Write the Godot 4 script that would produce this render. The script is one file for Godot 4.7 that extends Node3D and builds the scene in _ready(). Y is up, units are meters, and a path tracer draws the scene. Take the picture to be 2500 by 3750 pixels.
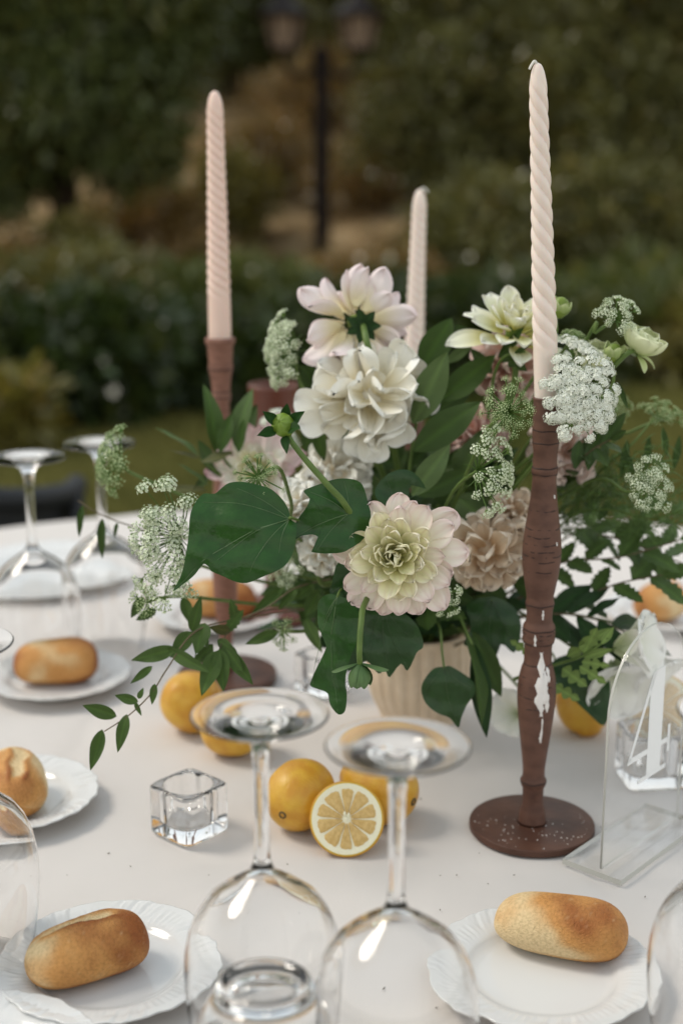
extends Node3D

const TABLE := 0.75
var rng := RandomNumberGenerator.new()
var names := {}
var M := {}
var cache := {}
var vase_mouth := Vector3.ZERO
const TO_CAM := Vector3(0, 0.2504, 0.9681)


# A growing mesh: rows of points joined into sheets, closed round or open.
class MB:
	var v := PackedVector3Array()
	var t := PackedVector2Array()
	var c := PackedColorArray()
	var f := PackedInt32Array()

	func sheet(rows: Array, col = Color.WHITE, closed := false) -> void:
		var base := v.size()
		var n: int = rows[0].size()
		for i in rows.size():
			for j in n:
				v.append(rows[i][j])
				t.append(Vector2(float(j) / maxf(1, n - 1), float(i) / maxf(1, rows.size() - 1)))
				c.append(col if col is Color else col[i][j])
		for i in rows.size() - 1:
			for j in (n if closed else n - 1):
				var a := base + i * n + j
				var b := base + i * n + (j + 1) % n
				f.append_array([a, b, b + n, a, b + n, a + n])

	func tri(a: Vector3, b: Vector3, d: Vector3, col: Color) -> void:
		var n := v.size()
		v.append_array([a, b, d])
		c.append_array([col, col, col])
		t.append_array([Vector2.ZERO, Vector2.RIGHT, Vector2.ONE])
		f.append_array([n, n + 1, n + 2])

	func tube(pts: Array, radii: Array, seg := 6, col = Color.WHITE) -> void:
		var rows := []
		var side := Vector3.RIGHT
		for i in pts.size():
			var d: Vector3 = (pts[mini(i + 1, pts.size() - 1)] - pts[maxi(i - 1, 0)]).normalized()
			if i == 0 and absf(d.x) > 0.8:
				side = Vector3.BACK
			side = (side - d * side.dot(d)).normalized()
			var up := d.cross(side)
			var row := PackedVector3Array()
			for k in seg:
				var a := TAU * k / seg
				row.append(pts[i] + (side * cos(a) + up * sin(a)) * radii[i])
			rows.append(row)
		var cap := PackedVector3Array()
		cap.resize(seg)
		cap.fill(pts[0])
		rows.push_front(cap)
		cap = cap.duplicate()
		cap.fill(pts[-1])
		rows.append(cap)
		var cols = col
		if not col is Color:
			cols = []
			for i in rows.size():
				var r := PackedColorArray()
				r.resize(seg)
				r.fill(col[clampi(i - 1, 0, pts.size() - 1)])
				cols.append(r)
		sheet(rows, cols, true)

	func lathe(profile: Array, seg := 48, bend = null, col = Color.WHITE) -> void:
		var rows := []
		var cols := []
		for i in profile.size():
			var row := PackedVector3Array()
			var cr := PackedColorArray()
			for k in seg:
				var a := TAU * k / seg
				var p := Vector3(cos(a) * profile[i].x, profile[i].y, sin(a) * profile[i].x)
				if bend != null:
					p = bend.call(p, a, i)
				row.append(p)
				cr.append(col if col is Color else col[i])
			rows.append(row)
			cols.append(cr)
		sheet(rows, cols, true)

	func ball(at: Vector3, r: float, seg := 6, col := Color.WHITE) -> void:
		var rows := []
		for i in seg + 1:
			var row := PackedVector3Array()
			for k in seg:
				var a := TAU * k / seg
				var b := PI * i / seg
				row.append(at + Vector3(cos(a) * sin(b), cos(b), sin(a) * sin(b)) * r)
			rows.append(row)
		sheet(rows, col, true)

	func box(lo: Vector3, hi: Vector3, col := Color.WHITE, bev := 0.0) -> void:
		# a box with chamfered edges, as stacked rounded rectangles
		var rows := []
		for e in [[lo.y, 1.0], [lo.y, bev], [lo.y + bev, 0.0], [hi.y - bev, 0.0], [hi.y, bev], [hi.y, 1.0]]:
			var row := PackedVector3Array()
			var s: float = e[1]
			if s == 1.0:
				for k in 8:
					row.append(Vector3((lo.x + hi.x) / 2, e[0], (lo.z + hi.z) / 2))
			else:
				var b := maxf(bev, 0.0001)
				for q in [[lo.x + s, lo.z + b + s], [lo.x + b + s, lo.z + s], [hi.x - b - s, lo.z + s], [hi.x - s, lo.z + b + s], [hi.x - s, hi.z - b - s], [hi.x - b - s, hi.z - s], [lo.x + b + s, hi.z - s], [lo.x + s, hi.z - b - s]]:
					row.append(Vector3(q[0], e[0], q[1]))
			rows.append(row)
		sheet(rows, col, true)

	func add(o: MB, x: Transform3D, tint := Color.WHITE) -> void:
		var base := v.size()
		v.append_array(x * o.v)
		t.append_array(o.t)
		for q in o.c:
			c.append(q * tint)
		for q in o.f:
			f.append(q + base)

	func shift(by: Vector3) -> void:
		v = Transform3D(Basis(), by) * v

	func mesh(m: Material, solid := false, flat := false) -> ArrayMesh:
		if flat:
			var v2 := PackedVector3Array()
			var t2 := PackedVector2Array()
			var c2 := PackedColorArray()
			var f2 := PackedInt32Array()
			for i in f:
				f2.append(v2.size())
				v2.append(v[i])
				t2.append(t[i])
				c2.append(c[i])
			v = v2
			t = t2
			c = c2
			f = f2
		var n := PackedVector3Array()
		n.resize(v.size())
		var vol := 0.0
		for i in range(0, f.size(), 3):
			var a := f[i]
			var b := f[i + 1]
			var d := f[i + 2]
			var q := (v[d] - v[a]).cross(v[b] - v[a])
			n[a] += q
			n[b] += q
			n[d] += q
			vol += q.dot(v[a])
		var turn := solid and vol < 0
		if turn:
			for i in range(0, f.size(), 3):
				var k := f[i]
				f[i] = f[i + 1]
				f[i + 1] = k
		for i in n.size():
			n[i] = (n[i] * (-1.0 if turn else 1.0)).normalized() if n[i].length_squared() > 1e-30 else Vector3.UP
		var arr := []
		arr.resize(Mesh.ARRAY_MAX)
		arr[Mesh.ARRAY_VERTEX] = v
		arr[Mesh.ARRAY_NORMAL] = n
		arr[Mesh.ARRAY_TEX_UV] = t
		arr[Mesh.ARRAY_COLOR] = c
		arr[Mesh.ARRAY_INDEX] = f
		var am := ArrayMesh.new()
		am.add_surface_from_arrays(Mesh.PRIMITIVE_TRIANGLES, arr)
		am.surface_set_material(0, m)
		return am


func numbered(called: String, parent: Node) -> String:
	var key := str(parent.get_instance_id()) + called
	names[key] = names.get(key, -1) + 1
	return called if names[key] == 0 else "%s_%03d" % [called, names[key]]


func obj(called: String, mesh: Mesh, parent: Node = self, at := Transform3D()) -> MeshInstance3D:
	var o := MeshInstance3D.new()
	o.name = numbered(called, parent)
	o.mesh = mesh
	o.transform = at
	parent.add_child(o, true)
	return o


func tag(o: Node, label: String, category: String, group := "") -> Node:
	o.set_meta("label", label)
	o.set_meta("category", category)
	if group:
		o.set_meta("group", group)
	return o


func thing(called: String, label: String, category: String, at := Vector3.ZERO, group := "") -> Node3D:
	var o := Node3D.new()
	o.name = numbered(called, self)
	add_child(o, true)
	o.position = at
	tag(o, label, category, group)
	return o


func copy(source: Node3D, label: String, at: Vector3, turn := 0.0, group := "") -> Node3D:
	var o: Node3D = source.duplicate()
	o.name = numbered(str(source.name).rstrip("0123456789_"), self)
	add_child(o, true)
	o.position = at
	o.rotation.y = turn
	o.set_meta("label", label)
	if group:
		o.set_meta("group", group)
	return o


func lin(r: float, g: float, b: float) -> Color:
	return Color(r, g, b).linear_to_srgb()


func noise_tex(freq: float, ramp: Array, size := 256, normal := false, bump := 4.0, octaves := 4, at := 1) -> NoiseTexture2D:
	var t := NoiseTexture2D.new()
	var n := FastNoiseLite.new()
	n.seed = at
	n.frequency = freq
	n.fractal_octaves = octaves
	t.noise = n
	t.width = size
	t.height = size
	t.seamless = true
	if normal:
		t.as_normal_map = true
		t.bump_strength = bump
	if ramp:
		var g := Gradient.new()
		g.offsets = PackedFloat32Array(ramp.map(func(e): return e[0]))
		g.colors = PackedColorArray(ramp.map(func(e): return e[1]))
		t.color_ramp = g
	return t


# Albedo is given in linear, real-world values.
func mat(key: String, col: Color, rough := 0.6, spec := 0.5, vertex := false) -> StandardMaterial3D:
	var m := StandardMaterial3D.new()
	m.resource_name = key
	m.albedo_color = col
	m.roughness = rough
	m.metallic_specular = spec
	m.vertex_color_use_as_albedo = vertex
	m.cull_mode = BaseMaterial3D.CULL_DISABLED
	M[key] = m
	return m


func tex(m: StandardMaterial3D, albedo: Texture2D, scale: Vector3, height: Texture2D = null, cm := 0.0) -> void:
	m.uv1_triplanar = true
	m.uv1_scale = scale
	if albedo:
		m.albedo_texture = albedo
	if height:
		m.heightmap_enabled = true
		m.heightmap_texture = height
		m.heightmap_scale = cm


func facing(y: Vector3, hint := Vector3.RIGHT) -> Basis:
	y = y.normalized()
	var x := hint - y * hint.dot(y)
	if x.length() < 0.01:
		x = Vector3(0.3, 0.1, 0.9) - y * y.dot(Vector3(0.3, 0.1, 0.9))
	x = x.normalized()
	return Basis(x, y, x.cross(y))


func smooth_path(pts: Array, per := 6) -> Array:
	var out := []
	for i in pts.size() - 1:
		var a: Vector3 = pts[maxi(i - 1, 0)]
		var d: Vector3 = pts[mini(i + 2, pts.size() - 1)]
		for k in per:
			out.append(pts[i].cubic_interpolate(pts[i + 1], a, d, float(k) / per))
	out.append(pts[-1])
	return out


func ramp_radii(n: int, a: float, b: float) -> Array:
	var r := []
	for i in n:
		r.append(lerpf(a, b, float(i) / maxf(1, n - 1)))
	return r


# ---------------------------------------------------------------- materials
func make_materials() -> void:
	var fine := noise_tex(0.05, [], 256, false, 4, 4, 3)
	var cloth := mat("cloth", lin(0.645, 0.61, 0.585), 0.92, 0.25)
	var weave := Image.create(128, 128, false, Image.FORMAT_RGBA8)
	for y in 128:
		for x in 128:
			var h := 0.5 + 0.5 * maxf(sin(x * TAU / 8.0) * (1.0 if (y / 8) % 2 == 0 else -1.0), sin(y * TAU / 8.0) * (1.0 if (x / 8) % 2 == 0 else -1.0)) * 0.8
			h += 0.25 * sin(x * TAU / 8.0)
			weave.set_pixel(x, y, Color(h * 0.7, h * 0.7, h * 0.7))
	tex(cloth, null, Vector3.ONE * 55, ImageTexture.create_from_image(weave), 0.012)
	mat("porcelain", lin(0.69, 0.69, 0.685), 0.12, 0.5)
	var wood := mat("wood", Color.WHITE, 0.55, 0.4)
	tex(wood, noise_tex(0.02, [[0.0, lin(0.075, 0.036, 0.027)], [0.30, lin(0.100, 0.048, 0.034)], [0.5, lin(0.122, 0.060, 0.042)], [1.0, lin(0.15, 0.075, 0.053)]], 256, false, 4, 5, 8), Vector3(10, 13, 10), fine, 0.008)
	var dark := mat("dark_wood", lin(0.035, 0.018, 0.014), 0.6, 0.4)
	tex(dark, null, Vector3.ONE * 30, fine, 0.02)
	var base := mat("base_wood", Color.WHITE, 0.42, 0.4)
	tex(base, noise_tex(0.012, [[0.0, lin(0.065, 0.030, 0.021)], [1.0, lin(0.115, 0.052, 0.033)]], 256, false, 4, 5, 5), Vector3(9, 9, 9), fine, 0.015)
	var light_wood := mat("light_wood", Color.WHITE, 0.55, 0.4)
	tex(light_wood, noise_tex(0.02, [[0.0, lin(0.10, 0.045, 0.032)], [0.3, lin(0.21, 0.10, 0.072)], [1.0, lin(0.28, 0.14, 0.10)]], 256, false, 4, 5, 19), Vector3(10, 26, 10), fine, 0.008)
	mat("red_wood", lin(0.12, 0.035, 0.02), 0.35, 0.5)
	var wax := mat("wax", lin(0.84, 0.72, 0.645), 0.30, 0.5)
	wax.subsurf_scatter_enabled = true
	wax.subsurf_scatter_strength = 0.12
	var rose := mat("rose_wax", lin(0.82, 0.62, 0.535), 0.36, 0.5)
	rose.subsurf_scatter_enabled = true
	rose.subsurf_scatter_strength = 0.12
	mat("white_wax", lin(0.78, 0.75, 0.73), 0.45, 0.5)
	mat("wick", lin(0.75, 0.72, 0.66), 0.9, 0.3)
	var glass := mat("glass", Color(1, 1, 1, 0), 0.0, 0.5)
	glass.refraction_enabled = true
	glass.refraction_scale = 0.05
	glass.cull_mode = BaseMaterial3D.CULL_BACK
	var acrylic := mat("acrylic", Color(1, 1, 1, 0.05), 0.03, 0.5)
	acrylic.transparency = BaseMaterial3D.TRANSPARENCY_ALPHA
	mat("acrylic_edge", lin(0.50, 0.50, 0.46), 0.3, 0.5)
	mat("white_paint", lin(0.82, 0.83, 0.83), 0.5, 0.4)
	var crust := mat("crust", Color.WHITE, 0.62, 0.4, true)
	tex(crust, noise_tex(0.06, [[0.0, Color(0.80, 0.78, 0.74)], [0.5, Color(0.95, 0.94, 0.92)], [1.0, Color(1, 1, 1)]], 256, false, 4, 4, 12), Vector3.ONE * 22, noise_tex(0.12, [], 256, false, 4, 4, 15), 0.10)
	var peel := mat("peel", Color.WHITE, 0.36, 0.5)
	var pores := noise_tex(0.09, [[0.0, Color(0, 0, 0)], [0.45, Color(0.9, 0.9, 0.9)], [1, Color(1, 1, 1)]], 256, false, 4, 2, 4)
	tex(peel, noise_tex(0.012, [[0.2, lin(0.57, 0.27, 0.022)], [0.8, lin(0.68, 0.40, 0.045)]], 256, false, 4, 3, 9), Vector3.ONE * 16, pores, 0.04)
	mat("stalk_scar", lin(0.10, 0.075, 0.04), 0.8, 0.3)
	mat("pith", lin(0.84, 0.80, 0.60), 0.7, 0.4)
	mat("rind_edge", lin(0.62, 0.46, 0.07), 0.4, 0.5)
	var pulp := mat("pulp", Color.WHITE, 0.22, 0.5)
	tex(pulp, noise_tex(0.03, [[0.25, lin(0.56, 0.36, 0.11)], [0.75, lin(0.68, 0.47, 0.18)]], 256, false, 4, 3, 22), Vector3(30, 30, 30), fine, 0.03)
	var urn := mat("urn", Color.WHITE, 0.6, 0.4)
	tex(urn, noise_tex(0.02, [[0.2, lin(0.64, 0.52, 0.38)], [0.8, lin(0.73, 0.61, 0.47)]], 256, false, 4, 4, 2), Vector3.ONE * 9, fine, 0.02)
	# leaves: albedo times the vertex colour (blade 0.7, ribs 1)
	var mottle := noise_tex(0.02, [[0.25, Color(0.84, 0.87, 0.8)], [0.75, Color(1, 1, 1)]], 256, false, 4, 5, 6)
	for k in [["ivy", 0.018, 0.074, 0.008, 0.30], ["ivy_dark", 0.020, 0.063, 0.013, 0.32], ["laurel", 0.062, 0.12, 0.020, 0.38], ["laurel_pale", 0.125, 0.19, 0.065, 0.5], ["laurel_dark", 0.055, 0.105, 0.020, 0.36], ["sprig", 0.085, 0.15, 0.034, 0.44], ["lime", 0.24, 0.345, 0.10, 0.5], ["olive", 0.10, 0.105, 0.03, 0.45], ["stem", 0.13, 0.20, 0.05, 0.5], ["bud", 0.17, 0.24, 0.055, 0.4], ["woody", 0.16, 0.12, 0.075, 0.7]]:
		var m := mat(k[0], lin(k[1] / 0.7, k[2] / 0.7, k[3] / 0.7), k[4], 0.42, true)
		tex(m, mottle, Vector3.ONE * 14, fine, 0.03)
		if k[0] != "woody":
			m.backlight_enabled = true
			m.backlight = Color(0.35, 0.35, 0.2)
	var petal := mat("petal", Color.WHITE, 0.55, 0.35, true)
	petal.backlight_enabled = true
	petal.backlight = Color(0.5, 0.5, 0.5)
	mat("floret", Color.WHITE, 0.7, 0.3, true)
	mat("iron", lin(0.016, 0.012, 0.011), 0.75, 0.2)
	mat("lantern_glass", lin(0.24, 0.17, 0.12), 0.4, 0.3)
	var chair := mat("chair_black", lin(0.015, 0.017, 0.02), 0.55, 0.4)
	tex(chair, null, Vector3.ONE * 20, fine, 0.02)
	for k in [["tree_leaf", 0.175, 0.172, 0.062], ["tree_leaf_green", 0.12, 0.145, 0.048], ["dry_leaf", 0.28, 0.19, 0.075], ["shrub_leaf", 0.045, 0.068, 0.020], ["yellow_leaf", 0.20, 0.18, 0.05]]:
		var m := mat(k[0], lin(k[1], k[2], k[3]), 0.24, 0.5, true)
		m.backlight_enabled = true
		m.backlight = Color(0.75, 0.75, 0.5)
	var bark := mat("bark", Color.WHITE, 0.9, 0.2)
	tex(bark, noise_tex(0.03, [[0.2, lin(0.03, 0.022, 0.015)], [0.8, lin(0.10, 0.075, 0.05)]], 256, false, 4, 4, 31), Vector3(2, 0.6, 2), fine, 1.0)
	var lawn := mat("lawn", Color.WHITE, 0.95, 0.2)
	tex(lawn, noise_tex(0.02, [[0.25, lin(0.05, 0.06, 0.014)], [0.5, lin(0.10, 0.10, 0.024)], [0.75, lin(0.20, 0.175, 0.06)]], 512, false, 4, 5, 41), Vector3.ONE * 0.35, fine, 2.0)
	lawn.uv1_world_triplanar = true
	var soil := mat("soil", Color.WHITE, 0.95, 0.2)
	tex(soil, noise_tex(0.02, [[0.25, lin(0.10, 0.066, 0.03)], [0.5, lin(0.25, 0.17, 0.085)], [0.8, lin(0.43, 0.32, 0.19)]], 512, false, 4, 5, 42), Vector3.ONE * 0.22, fine, 3.0)
	soil.uv1_world_triplanar = true
	mat("grass_blade", Color.WHITE, 0.8, 0.3, true)


func leaf_col(k: float) -> Color:
	return Color(k, k, k)


# A leaf one metre long along +X, its upper side +Y; scaled where it is put.
func leaf_mesh(kind: String, m: String, variant := 0) -> ArrayMesh:
	var key := kind + m + str(variant)
	if cache.has(key):
		return cache[key]
	var r := RandomNumberGenerator.new()
	r.seed = hash(key)
	var b := MB.new()
	var nu := 12
	var fold := 0.12 + r.randf() * 0.25
	var curl := r.randf_range(-0.22, 0.1)
	var twist := r.randf_range(-0.5, 0.5)
	var wave := r.randf_range(0.01, 0.03)
	var ph := r.randf() * TAU
	var rows := []
	var cols := []
	for i in nu + 1:
		var u := float(i) / nu
		var w := 0.0
		match kind:
			"laurel":
				w = 0.19 * pow(sin(PI * pow(u, 0.92)), 0.85)
			"ovate":
				w = 0.27 * pow(sin(PI * pow(u, 0.75)), 0.9)
			"lance":
				w = 0.085 * pow(sin(PI * pow(u, 0.8)), 0.9)
			"toothed":
				w = 0.23 * pow(sin(PI * pow(u, 0.75)), 0.8) * (1.0 + 0.16 * (1 if i % 2 == 0 else -1))
			"cut":
				w = (0.10 + 0.20 * absf(sin(u * PI * 3.0))) * pow(sin(PI * pow(clampf(u, 0.001, 0.999), 0.7)), 0.6)
		w = maxf(w, 0.004)
		var row := PackedVector3Array()
		var cr := PackedColorArray()
		for j in range(-3, 4):
			var s := j / 3.0
			var y := fold * absf(s) * w + curl * (u - 0.3) * (u - 0.3) * 2.0 + wave * sin(u * 11.0 + ph + s) * absf(s)
			y += twist * (u - 0.4) * s * w
			if j == 0:
				y -= 0.006
			row.append(Vector3(u, y, s * w))
			cr.append(leaf_col((1.0 if j == 0 and kind != "lance" else 0.70) * (0.94 if (i + absi(j)) % 3 == 0 and j != 0 else 1.0)))
		rows.append(row)
		cols.append(cr)
	b.sheet(rows, cols)
	cache[key] = b.mesh(M[m])
	return cache[key]


func leaf_at(base: Vector3, tip: Vector3, up: Vector3, wide := 1.0) -> Transform3D:
	var x := tip - base
	var l := x.length()
	x = x / l
	var y := (up - x * up.dot(x)).normalized()
	return Transform3D(Basis(x * l, y * l, x.cross(y) * l * wide), base)


func put_leaf(parent: Node3D, kind: String, m: String, base: Vector3, tip: Vector3, up := TO_CAM, wide := 1.0, called := "leaf") -> MeshInstance3D:
	var t := leaf_at(base, tip, up, wide)
	t.origin -= parent.position
	return obj(called, leaf_mesh(kind, m, rng.randi() % 4), parent, t)


func stem_mesh(pts: Array, r0: float, r1: float, m := "stem", col := Color(0.7, 0.7, 0.7), per := 6, origin := Vector3.ZERO) -> ArrayMesh:
	var b := MB.new()
	var p := smooth_path(pts, per)
	b.tube(p, ramp_radii(p.size(), r0, r1), 7, col)
	b.shift(-origin)
	return b.mesh(M[m], true)


# The way of a stem from a bloom down into the vase.
func to_vase(from: Vector3, leave: Vector3, spread := 0.02) -> Array:
	var mouth := vase_mouth + Vector3(rng.randf_range(-spread, spread), 0, rng.randf_range(-spread, spread))
	var mid := from.lerp(mouth, 0.55) + Vector3(0, 0.03, 0)
	return [from, from + leave * 0.03, mid, mouth + Vector3(0, 0.015, 0), mouth - Vector3(0, 0.045, 0)]


# ---------------------------------------------------------------- the table
func make_table() -> void:
	var b := MB.new()
	var n := FastNoiseLite.new()
	n.seed = 7
	n.frequency = 2.2
	var rows := []
	var big := 0.97
	for i in 110:
		var r := big * pow(float(i) / 109, 0.8)
		var row := PackedVector3Array()
		for k in 240:
			var a := TAU * k / 240
			var p := Vector3(cos(a) * r, 0, sin(a) * r)
			p.y = (n.get_noise_2d(p.x * 3.0, p.z * 3.0) * 0.0010 - 0.0010) * smoothstep(0.0, 0.1, r)
			# soft wrinkles and the pressed folds of the linen
			p.y -= 0.0012 * pow(absf(n.get_noise_2d(p.x * 5.0 + 40.0, p.z * 2.2)), 0.7)
			for e in [[0.18, 0.05, 0.35], [-0.24, -0.04, 0.30], [0.9, 1.0, 0.42], [0.95, 1.02, -0.10]]:
				var off: float = (p.x - e[0] - e[1] * p.z) if absf(e[1]) < 0.5 else (p.z - e[2] - 0.04 * p.x)
				p.y -= 0.0016 * exp(-pow(off / 0.005, 2.0))
			row.append(p)
		rows.append(row)
	for q in [[0.976, -0.004, 0.0], [0.981, -0.02, 0.1], [0.985, -0.1, 0.35], [0.99, -0.25, 0.7], [1.0, -0.5, 1.0], [1.01, -0.745, 1.15]]:
		var row := PackedVector3Array()
		for k in 240:
			var a := TAU * k / 240
			var r: float = q[0] + q[2] * (0.035 * sin(a * 16.0 + 0.8 * sin(a * 3.0)) + 0.012 * sin(a * 29.0 + 1.0))
			row.append(Vector3(cos(a) * r, q[1], sin(a) * r))
		rows.append(row)
	b.sheet(rows, Color.WHITE, true)
	tag(obj("tablecloth", b.mesh(M.cloth), self, Transform3D(Basis(), Vector3(0, TABLE, -1.08))), "white woven cloth covering the whole round table and falling to the lawn", "tablecloth")
	# crumbs and leaf dust on the cloth
	var c := MB.new()
	for p in [Vector3(-0.1307, 0.7500, -0.8723), Vector3(0.0723, 0.7500, -0.9441), Vector3(0.2034, 0.7500, -1.0206), Vector3(0.0647, 0.7500, -1.0705), Vector3(0.0845, 0.7500, -0.9449), Vector3(0.0290, 0.7500, -0.8842), Vector3(-0.1105, 0.7500, -0.8618), Vector3(-0.0696, 0.7500, -0.9137), Vector3(0.1696, 0.7500, -0.9137), Vector3(0.0690, 0.7500, -0.8958), Vector3(-0.2013, 0.7500, -0.9449), Vector3(-0.0519, 0.7500, -0.9322), Vector3(-0.0261, 0.7500, -0.9137), Vector3(0.2088, 0.7500, -1.0280), Vector3(0.1042, 0.7500, -0.9780), Vector3(0.0269, 0.7500, -0.8099), Vector3(0.0443, 0.7500, -0.8900), Vector3(-0.1567, 0.7500, -0.9579), Vector3(-0.0973, 0.7500, -0.9449), Vector3(0.1062, 0.7500, -0.9322), Vector3(0.2163, 0.7500, -0.9137), Vector3(-0.1224, 0.7500, -0.7953), Vector3(0.0592, 0.7500, -0.7906), Vector3(-0.2221, 0.7500, -0.9449), Vector3(-0.0806, 0.7500, -0.8958), Vector3(-0.0403, 0.7500, -0.9612), Vector3(0.1834, 0.7500, -0.9780), Vector3(0.1267, 0.7500, -0.9449), Vector3(-0.1761, 0.7500, -0.9780)]:
		var s := MB.new()
		s.ball(Vector3.ZERO, 1.0, 4)
		c.add(s, Transform3D(Basis.from_euler(Vector3(0, rng.randf() * 6, 0)).scaled_local(Vector3(0.0011, 0.0003, 0.0004) * rng.randf_range(0.6, 1.4)), p + Vector3(0, 0.0002, 0)))
	var crumbs := obj("table_crumbs", c.mesh(M.stalk_scar))
	tag(crumbs, "dark specks of leaf dust scattered on the white tablecloth", "crumbs")
	crumbs.set_meta("kind", "stuff")


# ---------------------------------------------------------------- candles
func candlestick_profile() -> Array:
	return [Vector2(0.0000, -0.0004), Vector2(0.0483, -0.0004), Vector2(0.0488, 0.0002), Vector2(0.0490, 0.0007), Vector2(0.0489, 0.0041), Vector2(0.0486, 0.0051), Vector2(0.0479, 0.0054), Vector2(0.0205, 0.0054), Vector2(0.0116, 0.0054), Vector2(0.0106, 0.0075), Vector2(0.0102, 0.0120), Vector2(0.0096, 0.0164), Vector2(0.0082, 0.0202), Vector2(0.0080, 0.0254), Vector2(0.0082, 0.0350), Vector2(0.0092, 0.0365), Vector2(0.0098, 0.0383), Vector2(0.0100, 0.0405), Vector2(0.0095, 0.0427), Vector2(0.0086, 0.0442), Vector2(0.0085, 0.0482), Vector2(0.0088, 0.0537), Vector2(0.0101, 0.0651), Vector2(0.0121, 0.0810), Vector2(0.0137, 0.0955), Vector2(0.0147, 0.1080), Vector2(0.0148, 0.1151), Vector2(0.0140, 0.1258), Vector2(0.0121, 0.1346), Vector2(0.0110, 0.1371), Vector2(0.0105, 0.1378), Vector2(0.0106, 0.1392), Vector2(0.0103, 0.1487), Vector2(0.0106, 0.1529), Vector2(0.0112, 0.1543), Vector2(0.0122, 0.1564), Vector2(0.0124, 0.1581), Vector2(0.0119, 0.1595), Vector2(0.0124, 0.1609), Vector2(0.0124, 0.1634), Vector2(0.0119, 0.1648), Vector2(0.0122, 0.1662), Vector2(0.0119, 0.1682), Vector2(0.0105, 0.1703), Vector2(0.0097, 0.1731), Vector2(0.0097, 0.1786), Vector2(0.0102, 0.1818), Vector2(0.0108, 0.1842), Vector2(0.0108, 0.1862), Vector2(0.0102, 0.1883), Vector2(0.0103, 0.1917), Vector2(0.0115, 0.1986), Vector2(0.0131, 0.2075), Vector2(0.0143, 0.2177), Vector2(0.0146, 0.2245), Vector2(0.0144, 0.2312), Vector2(0.0136, 0.2397), Vector2(0.0120, 0.2514), Vector2(0.0103, 0.2630), Vector2(0.0092, 0.2746), Vector2(0.0088, 0.2826), Vector2(0.0090, 0.2855), Vector2(0.0096, 0.2862), Vector2(0.0098, 0.2878), Vector2(0.0096, 0.2898), Vector2(0.0090, 0.2908), Vector2(0.0088, 0.2960), Vector2(0.0089, 0.3025), Vector2(0.0096, 0.3074), Vector2(0.0099, 0.3084), Vector2(0.0096, 0.3092), Vector2(0.0099, 0.3107), Vector2(0.0102, 0.3178), Vector2(0.0099, 0.3186), Vector2(0.0103, 0.3194), Vector2(0.0103, 0.3217), Vector2(0.0100, 0.3269), Vector2(0.0100, 0.3391), Vector2(0.0104, 0.3407), Vector2(0.0107, 0.3416), Vector2(0.0104, 0.3424), Vector2(0.0091, 0.3425), Vector2(0.0090, 0.3410), Vector2(0.0090, 0.3333), Vector2(0.0000, 0.3330)]


func slim_profile() -> Array:
	return [Vector2(0.0000, 0.0000), Vector2(0.0489, 0.0000), Vector2(0.0497, 0.0019), Vector2(0.0497, 0.0074), Vector2(0.0484, 0.0098), Vector2(0.0174, 0.0102), Vector2(0.0070, 0.0107), Vector2(0.0057, 0.0158), Vector2(0.0052, 0.0287), Vector2(0.0065, 0.0471), Vector2(0.0091, 0.0653), Vector2(0.0116, 0.0879), Vector2(0.0126, 0.1104), Vector2(0.0119, 0.1371), Vector2(0.0101, 0.1810), Vector2(0.0084, 0.2243), Vector2(0.0075, 0.2584), Vector2(0.0075, 0.2816), Vector2(0.0087, 0.2837), Vector2(0.0093, 0.2870), Vector2(0.0091, 0.2904), Vector2(0.0085, 0.2929), Vector2(0.0091, 0.3012), Vector2(0.0103, 0.3096), Vector2(0.0113, 0.3121), Vector2(0.0118, 0.3150), Vector2(0.0115, 0.3179), Vector2(0.0111, 0.3204), Vector2(0.0119, 0.3315), Vector2(0.0121, 0.3361), Vector2(0.0135, 0.3377), Vector2(0.0142, 0.3402), Vector2(0.0142, 0.3426), Vector2(0.0131, 0.3439), Vector2(0.0117, 0.3439), Vector2(0.0111, 0.3418), Vector2(0.0111, 0.3336), Vector2(0.0000, 0.3332)]


func candlestick(label: String, at: Vector3, prof: Array, shaft_mat: String, lines: Array, cut := 8) -> Node3D:
	var o := thing("wooden_candlestick", label, "candlestick", at, "turned wooden candlesticks on the table")
	var foot := MB.new()
	foot.lathe(prof.slice(0, cut + 1) + [Vector2(0.0001, prof[cut].y)], 72)
	obj("foot", foot.mesh(M.base_wood, true), o)
	var shaft := MB.new()
	var p2 := [Vector2(0.0001, prof[cut].y + 0.0002)] + prof.slice(cut)
	shaft.lathe(p2, 40)
	obj("shaft", shaft.mesh(M[shaft_mat], true), o)
	for y in lines:
		var r := 0.0
		for i in prof.size() - 1:
			if (prof[i].y - y) * (prof[i + 1].y - y) <= 0 and prof[i].x > 0.004:
				r = lerpf(prof[i].x, prof[i + 1].x, clampf((y - prof[i].y) / maxf(1e-6, prof[i + 1].y - prof[i].y), 0, 1))
		var g := MB.new()
		var deep := 0.00025 if lines.find(y) < 9 else -0.00002
		g.lathe([Vector2(r - 0.001, y - 0.0009), Vector2(r + deep, y - 0.00045), Vector2(r + deep, y + 0.00045), Vector2(r - 0.001, y + 0.0009)], 60, func(q: Vector3, a: float, _i: int) -> Vector3:
			var k := 1.0 + (0.007 * (sin(a * 3.0 + y * 4000.0) + 0.8 * sin(a * 11.0 + y * 9000.0)) if deep < 0 else 0.0)
			return Vector3(q.x * k, q.y + 0.0003 * sin(a * 5.0 + y * 3000.0), q.z * k))
		obj("burnt_line", g.mesh(M.dark_wood), o)
	return o


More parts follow.
